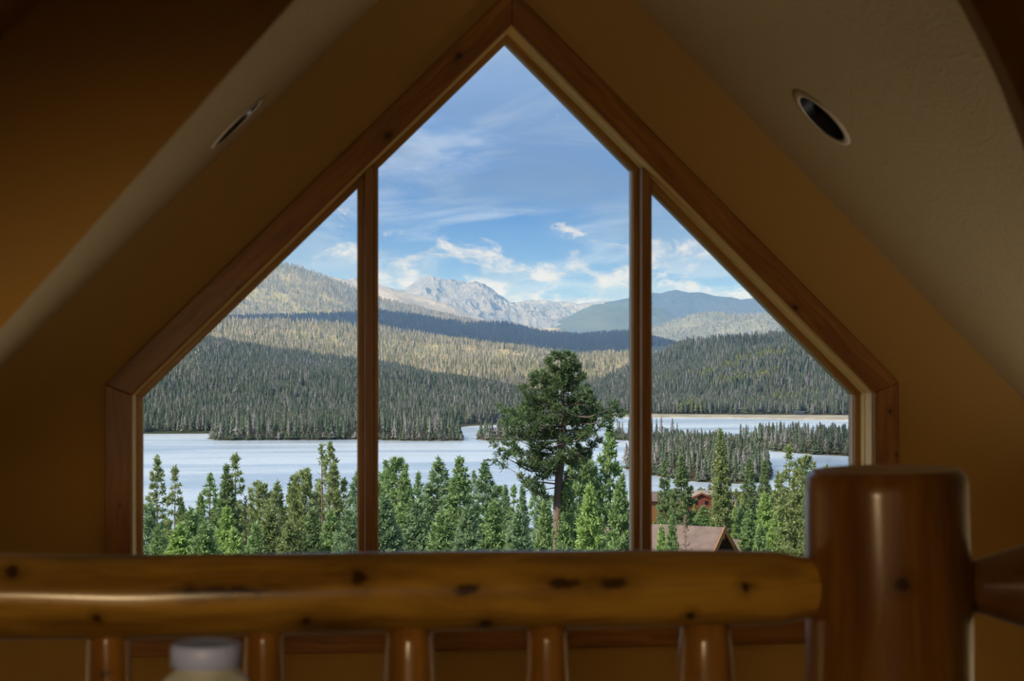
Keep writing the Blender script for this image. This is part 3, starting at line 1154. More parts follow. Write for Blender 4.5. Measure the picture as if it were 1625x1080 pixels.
hill('distant_alpine_ridge', [(740, 512), (786, 489), (800, 486), (820, 481), (835, 478), (850, 477), (865, 478), (880, 480), (900, 478), (915, 483), (925, 481), (945, 479), (1000, 478), (1025, 484), (1050, 505), (1080, 530)],
     14200, 11800, EYE + 60, M_rock_far, 0, 900, nx=200, nf=50, amp=110, ns=.0018, rock=True, crest=10, seed=10)
hill('shaded_distant_mountain', [(960, 480), (1000, 472), (1036, 464), (1050, 465), (1059, 461), (1066, 461), (1073, 458.5), (1080, 461), (1093, 464), (1110, 463), (1120, 465), (1133, 469), (1150, 471), (1160, 475), (1165, 478), (1179, 475), (1191, 476), (1208, 480), (1300, 488), (1500, 478), (1900, 470)],
     11600, 9900, EYE - 20, M_rock_shaded, 0, 1000, nx=220, nf=50, amp=110, ns=.0014, rock=True, crest=8, seed=11)

scatter('lakeside_forest', points_on(PB, nB, 80000, 0.004, 1.05, .25, .012), 12.5, .35, 1.2, KG, 'dense shaded conifer forest on the hill across the lake')
scatter('far_shore_forest', points_on(PE, nE, 66000, 0.012, 1.05, .3, .014, 2), 12, .35, 1.25, KG, 'dark conifer forest on the rounded hill behind the far shore')
scatter('sunny_ridge_forest', points_on(PC, nC, 64000, .02, 1.03, .55, .009, 1), 13, .4, 1.15, KM, 'sunlit mixed forest on the middle ridge')
scatter('shaded_ridge_forest', points_on(PD, nD, 36000, .25, 1.03, .2, .009, 4), 13, .35, 1.5, KD, 'blue green forest on the ridge in cloud shadow')
scatter('tall_hill_forest', points_on(PA, nA, 36000, .2, 1.02, .6, .006, 5, pmax=900), 13, .4, 1.5, KM, 'sparse sunlit forest on the tall hill at the left')
scatter('pale_hill_woods', points_on(PJ, nJ, 30000, .2, 1.0, .5, .004, 6, pmin=850), 11, .4, 2.0, KM, 'pale woods on the light hill below the dark mountain')

# lighter aspens in strips and pockets on the far shore hill
AS = [(0.0, (0.17, 0.20, 0.055)), (0.5, (0.22, 0.25, 0.075)), (1.0, (0.28, 0.29, 0.10))]
KA, KA_ME = tree_kinds('aspen_kinds', needle_mat('aspen_leaves', AS))
GN[id(KA)] = scatter_group(KA)
q = points_on(PE, nE, 90000, 0.012, .98, 0, .01)
qd = q[:, 0] * SN + q[:, 1] * CS
qpx = PX0 + FPX * (q[:, 0] * CS - q[:, 1] * SN) / qd
qpy = PY0 - FPX * (q[:, 2] - EYE) / qd
w = np.zeros(len(q))
for ax, ay, sx, sy, am in ((1215, 571, 42, 2.6, .5), (1165, 586, 18, 4, .35), (1205, 604, 32, 4, .4), (1118, 601, 12, 5, .6), (1160, 612, 26, 3, .3), (1100, 652, 14, 4, .9), (1240, 640, 50, 7, .10), (1060, 610, 18, 2, .3)):
    tilt = (qpx - ax) * -.12
    w += am * np.exp(-((qpx - ax) / sx) ** 2 - ((qpy - ay - tilt) / sy) ** 2)
scatter('aspen_groves', q[rng.random(len(q)) < w * 1.2], 11, .3, 2.4, KA, 'light green aspens in strips on the far shore hill')

# sandy far shore and the wooded low islands and points of the lake
def shore(name, rim, top, mat):
    """low bank: rim polygon at the water, raised top"""
    n = len(rim)
    cx, cy = sum(p[0] for p in rim) / n, sum(p[1] for p in rim) / n
    v = [(x, y, LAKE - 1.0) for x, y in rim]
    v += [(cx + (x - cx) * .97, cy + (y - cy) * .97, LAKE + .7) for x, y in rim]
    v += [(cx + (x - cx) * .72, cy + (y - cy) * .72, LAKE + top) for x, y in rim]
    f = []
    for k in (0, 1):
        for i in range(n):
            j = (i + 1) % n
            f.append((k * n + i, k * n + j, (k + 1) * n + j, (k + 1) * n + i))
    f.append(tuple(range(2 * n, 3 * n)))
    return obj(name, v, f, mat, kind='structure')


def lake_pt(px, py):
    """point of the lake surface seen at a pixel"""
    Y = 80.0 * FPX / (py - PY0)
    p = un(px, py, 1.0) - Vector((0, 0, EYE))
    t = -80.0 / p.z
    return (p.x * t, p.y * t)


def rim_px(front, back_):
    return [lake_pt(*p) for p in front] + [lake_pt(*p) for p in back_[::-1]]


shore('far_beach', rim_px([(960, 661.5), (1050, 662), (1150, 663), (1250, 665), (1352, 667), (1500, 668), (1750, 668)], [(960, 657.5), (1050, 658), (1150, 658.5), (1250, 659), (1352, 660), (1500, 660), (1750, 660)]), 1.2, M_sand)
M_isl = ground_mat('island_ground', [(0.03, 0.036, 0.015), (0.06, 0.055, 0.03), (0.12, 0.10, 0.07)], 0.05)
ISL = {
    'right_island': (rim_px([(1163, 701), (1190, 710), (1230, 716), (1290, 721), (1352, 724), (1500, 726), (1650, 726)], [(1170, 698), (1200, 699), (1240, 700), (1300, 702), (1352, 704), (1500, 706), (1650, 706)]), 3.0),
    'middle_island': (rim_px([(985, 742), (1040, 755), (1090, 763), (1140, 767), (1190, 768), (1225, 760)], [(1010, 728), (1050, 722), (1090, 716), (1140, 714), (1180, 724), (1222, 745)]), 4.0),
    'left_point': (rim_px([(324, 696), (345, 698.5), (420, 698), (500, 698), (560, 697), (600, 698), (660, 699.5), (735, 699), (740, 697)], [(328, 694), (350, 689), (420, 684), (500, 682), (560, 682), (600, 684), (660, 688), (725, 692), (736, 695)]), 3.0),
    'centre_point': (rim_px([(754, 697), (780, 699), (830, 699), (870, 698), (900, 695)], [(756, 694), (780, 690), (830, 687), (870, 688), (900, 691)]), 2.0),
    'small_islet': (rim_px([(960, 697), (1000, 699), (1040, 698), (1078, 694)], [(962, 691), (1000, 689), (1040, 689), (1076, 691)]), 2.0),
}
for k, (rim, top) in ISL.items():
    shore(k, rim, top, M_isl)

# ---- trees on the islands and points, one by one (they are a few pixels to forty pixels tall)
def in_poly(x, y, poly):
    c = False
    n = len(poly)
    for i in range(n):
        x0, y0 = poly[i]
        x1, y1 = poly[i - 1]
        if (y0 > y) != (y1 > y) and x < (x1 - x0) * (y - y0) / (y1 - y0) + x0:
            c = not c
    return c


def plant(island, n, hmin, hmax, fat, label, group, extra=0, pxr=(-1e9, 1e9), extra_name=None, extra_label=None):
    rim, top = ISL[island]
    xs, ys = [p[0] for p in rim], [p[1] for p in rim]
    cx, cy = sum(xs) / len(xs), sum(ys) / len(ys)
    pts = []
    r = random.Random(len(island) * 7 + n)
    guard = 0
    while len(pts) < n + extra and guard < 14000:
        guard += 1
        x, y = r.uniform(min(xs), max(xs)), r.uniform(min(ys), max(ys))
        if not in_poly(x, y, rim) or not (pxr[0] < pxof(x, y) < pxr[1]):
            continue
        if any((x - a) ** 2 + (y - b) ** 2 < 20 for a, b, _ in pts):
            continue
        # inside the bank, height follows the bank
        k = 0.0
        for s in (0.72, 0.80, 0.88, 0.96):
            if in_poly(cx + (x - cx) / s, cy + (y - cy) / s, rim):
                k = 1.0 - (s - 0.72) / 0.25 * 0.9
                break
        else:
            continue
        pts.append((x, y, LAKE + .7 + (top - .7) * k - .15))
    pts.sort(key=lambda p: p[1])                 # the nearest ones are single trees
    for x, y, z in pts[:n]:
        h = r.uniform(hmin, hmax)
        o = link('conifer', KG_ME[r.randrange(4)], label=label, cat='tree', group=group)
        o.location = (x, y, z)
        o.rotation_euler = (0, 0, r.uniform(0, 6.28))
        w = h * fat * r.uniform(.85, 1.2)
        o.scale = (w, w, h)
    if extra:
        scatter(extra_name, [(x, y, z) for x, y, z in pts[n:]], (hmin + hmax) / 2, .2, fat, KG, extra_label)


plant('right_island', 62, 10, 16, 1.3, 'dark conifer on the long island near the right edge of the window', 'conifers on the right island', 170, (1100, 1420), 'right_island_forest', 'conifers crowding the back of the right island')
plant('middle_island', 78, 11, 16, 1.25, 'dark conifer on the wooded island seen in the right pane', 'conifers on the middle island', 420, extra_name='middle_island_forest', extra_label='conifers crowding the back of the middle island')
plant('left_point', 66, 13, 21, 1.05, 'shore conifer on the wooded point across the lake', 'conifers on the long wooded point', 420, extra_name='left_point_forest', extra_label='conifers crowding the back of the long wooded point')
plant('centre_point', 22, 10, 17, 1.1, 'shore conifer on the small point behind the big pine', 'conifers on the small point', 70, extra_name='centre_point_forest', extra_label='conifers crowding the back of the small point')
plant('small_islet', 16, 8, 15, 1.1, 'thin conifer on the tiny islet beside the right mullion', 'conifers on the tiny islet')

# ---- near trees, with trunk, branches and needle tufts
M_bark = flat('pine_bark', (0.17, 0.115, 0.085), 0.9)
M_twig = flat('grey_twig', (0.13, 0.10, 0.085), 0.9)
M_needles = needle_mat('pine_needles', [(0.0, (0.95, 0.95, 0.95)), (1.0, (1.0, 1.0, 1.0))], True, 0.3)


def tube(pts, rads, n=5):
    v, f = [], []
    for k, (p, r) in enumerate(zip(pts, rads)):
        d = (Vector(pts[min(k + 1, len(pts) - 1)]) - Vector(pts[max(k - 1, 0)])).normalized()
        a = d.orthogonal().normalized()
        b = d.cross(a)
        for i in range(n):
            t = 2 * math.pi * i / n
            v.append(tuple(Vector(p) + a * (r * math.cos(t)) + b * (r * math.sin(t))))
    for k in range(len(pts) - 1):
        for i in range(n):
            j = (i + 1) % n
            f.append((k * n + i, k * n + j, (k + 1) * n + j, (k + 1) * n + i))
    return v, f


def tufts_mesh(name, pos, dirs, blades, length, width, g, mat):
    """needle tufts: each a burst of slim triangles"""
    pos, dirs = np.asarray(pos, float), np.asarray(dirs, float)
    n = len(pos)
    P = np.repeat(pos, blades, 0)
    D = np.repeat(dirs, blades, 0)
    R = g.normal(size=P.shape)
    d = D * 0.9 + R * 0.75
    d /= np.linalg.norm(d, axis=1)[:, None] + 1e-9
    L = length * (0.6 + 0.7 * g.random(len(P)))[:, None]
    s = np.cross(d, g.normal(size=P.shape))
    s /= np.linalg.norm(s, axis=1)[:, None] + 1e-9
    s *= width * (0.7 + 0.6 * g.random(len(P)))[:, None]
    V = np.stack([P - d * L * .1, P + d * L * .6 + s, P + d * L, P + d * L * .6 - s], 1).reshape(-1, 3)
    F = np.arange(len(V)).reshape(-1, 4)
    return mesh(name, V, F, mat)


def build_tree(seed, H, base, R, prof, whorls, per, tuft, blades=9, tl=.42, tw=.05, lift=.25, droop=0.0, bare=0.0, lean=0.0, fill=0.35):
    """returns trunk, branches, foliage meshes of a conifer H metres tall"""
    g = np.random.default_rng(seed)
    r = random.Random(seed)
    tp, tr = [], []
    ph = r.uniform(0, 6)
    for k in range(9):
        t = k / 8
        tp.append((lean * t * t * H * .05 + .10 * math.sin(t * 5 + ph), .10 * math.cos(t * 4 + ph), H * t * .985 - (0.6 if k == 0 else 0)))
        tr.append(max(.02, H * .0088 * (1 - t) ** .8 + .012))
    axis = lambda t: Vector((np.interp(t, np.linspace(0, 1, 9), [p[0] for p in tp]), np.interp(t, np.linspace(0, 1, 9), [p[1] for p in tp]), H * t))
    tv, tf = tube(tp, tr, 7)
    bv, bf, pos, dirs = [], [], [], []

    def add_b(pts, rads, n=3):
        v, f = tube(pts, rads, n)
        o = len(bv)
        bv.extend(v)
        bf.extend(tuple(i + o for i in q) for q in f)
    for w in range(whorls):
        t = base + (1 - base) * (w + r.uniform(-.35, .35)) / whorls
        t = min(.985, max(base * .9, t))
        u = (t - base) / (1 - base)
        for b in range(per):
            a = 2 * math.pi * (b + r.random()) / per + w * 1.3
            L = R * prof(max(0, min(1, u))) * r.uniform(.62, 1.15)
            if L < .12:
                L = .12
            p0 = axis(t)
            up = lift + .55 * u ** 2 - droop * (1 - u) + r.uniform(-.12, .12)
            d = Vector((math.cos(a), math.sin(a), up))
            mid = p0 + d * (L * .55) + Vector((0, 0, -.05 * L))
            tip = p0 + d * L + Vector((0, 0, .16 * L))
            add_b([tuple(p0), tuple(mid), tuple(tip)], [.012 + .010 * L, .008 + .005 * L, .006])
            if r.random() < bare:
                # dead branch: a few bare twigs
                for q in range(3):
                    s = r.uniform(.3, .9)
                    e = p0.lerp(tip, s)
                    add_b([tuple(e), tuple(e + Vector((r.uniform(-.4, .4), r.uniform(-.4, .4), r.uniform(-.2, .25))) * L * .5)], [.008, .004])
                continue
            nt = max(2, int(tuft * (L / R) ** .8))
            for q in range(nt):
                s = 1 - (1 - fill) * r.random() ** 1.35 * .98
                s = max(.12, s)
                e = (p0.lerp(mid, s / .55) if s < .55 else mid.lerp(tip, (s - .55) / .45))
                side = Vector((-math.sin(a), math.cos(a), 0)) * r.gauss(0, .26) * L * (1.15 - s * .7)
                e = e + side + Vector((0, 0, r.gauss(.02, .06) * L))
                pos.append(tuple(e))
                dd = (d * .6 + side * .8 + Vector((0, 0, .55))).normalized()
                dirs.append(tuple(dd))
    for q in range(14):
        p = axis(1 - .004 * q)
        pos.append(tuple(p + Vector((r.gauss(0, .07), r.gauss(0, .07), 0))))
        dirs.append((r.gauss(0, .3), r.gauss(0, .3), 1))
    tm = mesh('trunk', tv, tf, M_bark, True)
    bm_ = mesh('branches', bv, bf, M_twig)
    fm = tufts_mesh('foliage', pos, dirs, blades, tl, tw, g, M_needles)
    return tm, bm_, fm


cone = lambda u: (1 - u) ** .75 * (0.75 + .25 * min(1, u * 5))
column = lambda u: (1 - u ** 2.2) * (0.55 + .45 * min(1, u * 3))
rounded = lambda u: max(0.12, math.sin(math.pi * min(1, .18 + .82 * u)) ** .7)
HP = 24.0
PROTO = {
    'slim': [build_tree(21, HP, .36, 1.9, column, 22, 4, 11, tl=.46, tw=.06, fill=.6), build_tree(22, HP, .30, 2.1, cone, 24, 4, 11, tl=.46, tw=.06, fill=.6)],
    'full': [build_tree(31, HP, .12, 3.0, cone, 32, 5, 22, tl=.50, tw=.06, fill=.4), build_tree(32, HP, .10, 2.6, column, 32, 5, 22, tl=.50, tw=.06, fill=.4), build_tree(33, HP, .15, 3.2, cone, 30, 5, 24, tl=.52, tw=.06, fill=.4)],
    'bushy': [build_tree(41, HP, .20, 3.0, rounded, 22, 5, 22, tl=.55, tw=.065, lift=.55, fill=.55), build_tree(42, HP, .18, 2.7, column, 24, 5, 20, tl=.55, tw=.065, lift=.5, fill=.55)],
    'young': [build_tree(51, HP, .04, 3.8, cone, 32, 6, 30, tl=.58, tw=.075, fill=.3, lift=.45), build_tree(52, HP, .06, 3.4, column, 30, 6, 30, tl=.58, tw=.075, fill=.3, lift=.5)],
    'sparse': [build_tree(61, HP, .25, 1.9, column, 24, 5, 7, tl=.36, tw=.05, bare=.5, fill=.5)],
    'dead': [build_tree(71, HP, .15, 1.5, column, 26, 6, 3, tl=.3, tw=.04, bare=.93)],
    'narrow': [build_tree(81, HP, .12, 1.7, column, 40, 6, 18, tl=.44, tw=.06, fill=.3, droop=.25)],
}
TINT = {'olive': (0.338, 0.404, 0.187), 'green': (0.316, 0.440, 0.198), 'deep': (0.243, 0.330, 0.159), 'bright': (0.414, 0.562, 0.208), 'cool': (0.298, 0.414, 0.239), 'brown': (0.437, 0.339, 0.258), 'grey': (0.422, 0.390, 0.376), 'dark': (0.137, 0.202, 0.095)}
NAME = {'slim': 'slim_pine', 'full': 'lodgepole_pine', 'bushy': 'bushy_pine', 'young': 'young_pine', 'sparse': 'sparse_pine', 'dead': 'dead_tree', 'narrow': 'narrow_spruce'}
count = {}


def tree(kind, px, py, Y, tint, label, group=None, wide=1.0):
    top = un(px, py, Y)
    zb_ = near_z(top.x, Y)
    H = top.z - zb_
    k = count.get(kind, 0)
    count[kind] = k + 1
    tm, bm_, fm = PROTO[kind][k % len(PROTO[kind])]
    root = empty(NAME[kind], (top.x, Y, zb_ + .1), (0, 0, (k * 2.1 + px) % 6.28), label=label, cat='tree', group=group or 'pines below the window')
    s = H / HP
    if kind == 'young' and 120 < Y < 215:
        wide *= 1.3                          # broad young crowns low in front
    root.scale = (s * wide, s * wide, s)
    for nm, me in (('trunk', tm), ('branches', bm_), ('foliage', fm)):
        o = link(nm, me, root)
        o.color = (*TINT[tint], 1)
    return root


stag = 0
GL, GC, GR = 'pines seen through the left pane', 'pines seen through the centre pane', 'pines seen through the right pane'
for a in (
    # left pane
    ('slim', 249, 728, 215, 'olive', 'tall slim pine with a bare trunk nearest the left jamb', GL, .95),
    ('slim', 276, 745, 215, 'olive', 'slim pine just right of the leftmost tall pine', GL, .95),
    ('bushy', 233, 806, 180, 'cool', 'pine cut off by the left jamb of the window', GL),
    ('young', 288, 797, 260, 'deep', 'small dark pine between the two slim pines and the pair with forked tops', GL, .7),
    ('full', 318, 787, 230, 'green', 'short pine just left of the pointed pine in the left pane', GL, .8),
    ('slim', 334, 755, 225, 'green', 'pointed slim pine left of the crooked-topped pair', GL, 1.1),
    ('full', 358, 741, 205, 'deep', 'dense dark pine of the close pair in the left pane', GL, .9),
    ('slim', 372, 725, 215, 'olive', 'tall pine with a crooked top, right one of the close pair', GL, 1.1),
    ('dead', 391, 791, 200, 'grey', 'grey dead trunk right of the crooked-topped pine', GL),
    ('young', 305, 812, 175, 'green', 'leafy green pine low in front of the short pine', GL, .9),
    ('young', 361, 807, 170, 'bright', 'bright green young pine low in front of the close pair', GL, .75),
    ('young', 284, 836, 160, 'bright', 'yellow green young pine low at the foot of the slim pines', GL),
    ('young', 371, 842, 150, 'bright', 'small yellow green pine just above the railing in the left pane', GL, .8),
    ('bushy', 250, 838, 165, 'green', 'bushy pine low in the left corner above the railing', GL),
    ('young', 328, 835, 165, 'green', 'green pine low between the two yellow green young pines', GL),
    ('bushy', 413, 771, 200, 'olive', 'olive pine with a blunt top right of the dead trunk', GL, .9),
    ('bushy', 439, 769, 205, 'olive', 'round-topped pine in the middle of the left pane row', GL, .9),
    ('full', 465, 758, 210, 'deep', 'dark pine left of the pine with a flat top', GL, .85),
    ('bushy', 482, 751, 220, 'olive', 'pine with a flat ragged top next to the tall twin pines', GL, .8),
    ('sparse', 512, 708, 215, 'olive', 'tall thinning pine, left one of the tall twins', GL, 1.1),
    ('slim', 524, 706, 220, 'olive', 'tallest pine of the left pane, right one of the tall twins', GL, .95),
    ('full', 529, 737, 200, 'olive', 'full pine standing in front of the tall twins', GL, .8),
    ('slim', 544, 764, 215, 'olive', 'low slim pine just right of the tall twins', GL, 1.1),
    ('bushy', 566, 754, 190, 'cool', 'pine half hidden behind the left mullion', GL, .9),
    ('young', 495, 812, 170, 'deep', 'dark young pine low in front of the flat-topped pine', GL, .7),
    ('young', 430, 812, 170, 'olive', 'olive pine low in front of the round-topped pine', GL, .9),
    ('young', 458, 830, 160, 'olive', 'wide pine low above the railing in the left pane', GL, .8),
    ('young', 527, 815, 165, 'green', 'green pine low in front of the tall twins', GL, .8),
    ('bushy', 556, 815, 170, 'cool', 'pine low beside the left mullion', GL, .9),
    ('young', 405, 835, 160, 'green', 'low green pine right of the dead trunk', GL, .7),
    ('young', 262, 822, 255, 'green', 'low pine between the trunks of the two slim pines', GL, .8),
    ('bushy', 343, 795, 250, 'deep', 'dark pine behind the close pair in the left pane', GL),
    ('bushy', 396, 815, 255, 'olive', 'pine behind the grey dead trunk', GL, 1.1),
    ('full', 505, 770, 245, 'olive', 'pine filling the gap left of the tall twins', GL, .9),
    ('young', 475, 800, 240, 'green', 'pine behind the dark and the flat-topped pines', GL, .9),
    # centre pane
    ('bushy', 610, 765, 235, 'cool', 'pine at the left edge of the centre pane', GC),
    ('full', 680, 772, 240, 'green', 'pine filling the gap left of the several-topped pine', GC, .9),
    ('full', 712, 765, 245, 'cool', 'pine filling the gap left of the rounded pine', GC, .9),
    ('bushy', 788, 776, 245, 'green', 'pine filling the gap right of the conical pine', GC, .9),
    ('full', 862, 775, 190, 'cool', 'pine half hidden behind the big pine trunk', GC, .9),
    ('bushy', 942, 742, 120, 'green', 'bushy pine in the gap before the right mullion', GC, .7),
    ('bushy', 627, 733, 190, 'green', 'first tall pine right of the left mullion', GC, .95),
    ('full', 641, 752, 170, 'green', 'pointed green pine in front of the first tall pine', GC, .8),
    ('full', 665, 753, 205, 'green', 'slender pine between the first two broad pines of the centre pane', GC, .7),
    ('bushy', 697, 732, 190, 'cool', 'broad pine with several small tops left of the rounded one', GC, 1.25),
    ('full', 728, 730, 180, 'green', 'broad pine with a rounded dense top in the centre pane', GC, 1.15),
    ('slim', 752, 751, 220, 'cool', 'thin pine between the two conical pines of the centre pane', GC, .8),
    ('full', 771, 737, 190, 'cool', 'conical pine right of the rounded dense one', GC, 1.0),
    ('narrow', 802, 773, 230, 'cool', 'leftmost of three narrow tops under the big pine', GC, .9),
    ('slim', 815, 774, 235, 'green', 'middle one of three narrow tops under the big pine', GC),
    ('narrow', 830, 774, 230, 'cool', 'rightmost of three narrow tops under the big pine', GC, .9),
    ('slim', 848, 779, 215, 'green', 'thin pine close left of the big pine trunk', GC),
    ('young', 612, 790, 160, 'cool', 'low pine touching the left mullion in the centre pane', GC, .8),
    ('young', 660, 800, 150, 'cool', 'low pine in front of the slender pine', GC, .9),
    ('young', 700, 815, 150, 'green', 'low pine in front of the several-topped pine', GC, .9),
    ('young', 742, 808, 155, 'cool', 'low pine in front of the rounded pine', GC, .8),
    ('young', 785, 800, 150, 'green', 'low pine in front of the conical pine', GC, .8),
    ('young', 822, 815, 140, 'cool', 'low pine left of the big pine foot', GC, .8),
    ('bushy', 921, 720, 105, 'green', 'bushy pine close right of the big pine trunk', GC, .75),
    ('young', 898, 757, 95, 'green', 'dense green pine covering the foot of the big pine', GC, .62),
    ('bushy', 967, 680, 105, 'green', 'tall bright pine beside the right mullion', GC, .72),
    ('young', 935, 775, 85, 'bright', 'bright low pine between the big pine and the right mullion', GC, .8),
    ('young', 866, 800, 100, 'green', 'low spreading pine left of the dense green pine', GC, .6),
    ('young', 985, 770, 90, 'green', 'low pine against the right mullion', GC, .8),
    # right pane
    ('full', 1055, 733, 215, 'deep', 'dark spruce close to the right mullion', GR, .8),
    ('full', 1080, 725, 215, 'deep', 'tall dense spruce left of the red cabin', GR, 1.05),
    ('narrow', 1143, 684, 205, 'olive', 'very tall narrow spruce right of the red cabin', GR, .9),
    ('dead', 1132, 716, 205, 'brown', 'brown dead tree against the very tall narrow spruce', GR, .7),
    ('full', 1189, 730, 225, 'deep', 'conical spruce in the middle of the right pane', GR, .85),
    ('full', 1213, 731, 235, 'deep', 'dark spruce right of the conical one', GR, .85),
    ('slim', 1251, 711, 150, 'olive', 'pine with a long bare trunk left of the newel post', GR, 1.15),
    ('bushy', 1278, 730, 165, 'olive', 'pine partly hidden by the newel post', GR, .8),
    ('young', 1065, 822, 130, 'green', 'small green pine in front of the brown roof', GR, .45),
    ('sparse', 1088, 822, 130, 'brown', 'brownish thin pine in front of the brown roof', GR, .8),
    ('young', 1050, 838, 125, 'bright', 'low light green pine beside the right mullion', GR, .5),
    ('young', 1190, 812, 150, 'green', 'green pine right of the cabin gable', GR, .7),
    ('young', 1215, 785, 190, 'bright', 'bright yellow green tree right of the conical spruce', GR, .8),
    ('young', 1232, 815, 150, 'bright', 'bright low tree at the foot of the bare-trunked pine', GR, .8),
    ('young', 1165, 805, 260, 'bright', 'yellow green tree below the wooden pole', GR, .6),
    ('young', 1115, 804, 290, 'green', 'round green tree below the red cabin', GR, 1.7),
    ('young', 1265, 800, 160, 'olive', 'olive tree low beside the newel post', GR, .7),
    ('young', 1205, 838, 130, 'green', 'low green tree above the railing right of the cabin', GR, .7),
    ('bushy', 1236, 752, 190, 'olive', 'bushy pine just left of the bare-trunked pine', GR, .9),
    ('young', 1100, 812, 330, 'green', 'low round tree left of the red cabin', GR, 1.6),
    ('young', 1140, 812, 320, 'bright', 'low light tree at the foot of the very tall spruce', GR, 1.5),
    ('young', 1178, 800, 300, 'green', 'low green tree right of the wooden pole', GR, 1.5),
    ('young', 1310, 745, 170, 'olive', 'tree behind the newel post', GR, .7),
):
    a = list(a)
    if a[3] > 120:                           # stand the row a little unevenly in depth
        stag = (stag + 1) % 5
        a[3] += (-14, 8, -4, 15, 2)[stag]
    tree(*a)

# more woods on the slope between the near pines and the shore
pts = []
r = random.Random(5)
while len(pts) < 2600:
    y = r.uniform(340, 640)
    q = un(r.uniform(120, 1500), 600, y)
    s = q.x / y
    if s > 0.165:
        continue
    pts.append((q.x, y, near_z(q.x, y)))
scatter('slope_forest', pts, 12, .3, 1.5, KG, 'conifers filling the slope below the near pines')

pts = []
while len(pts) < 420:
    y = r.uniform(300, 960)
    q = un(r.uniform(1000, 1480), 600, y)
    if q.x / y > 0.165:
        pts.append((q.x, y, near_z(q.x, y) - .2))
scatter('shore_bushes', pts[:260], 4.5, .4, 3.6, KA, 'light green bushes on the flat land around the cabins', 'bushes')
scatter('shore_shrubs', pts[260:], 5.5, .4, 2.6, KG, 'dark green shrubs on the flat land around the cabins', 'bushes')

# ---- the big pine, branch by branch
BPY = 95.0


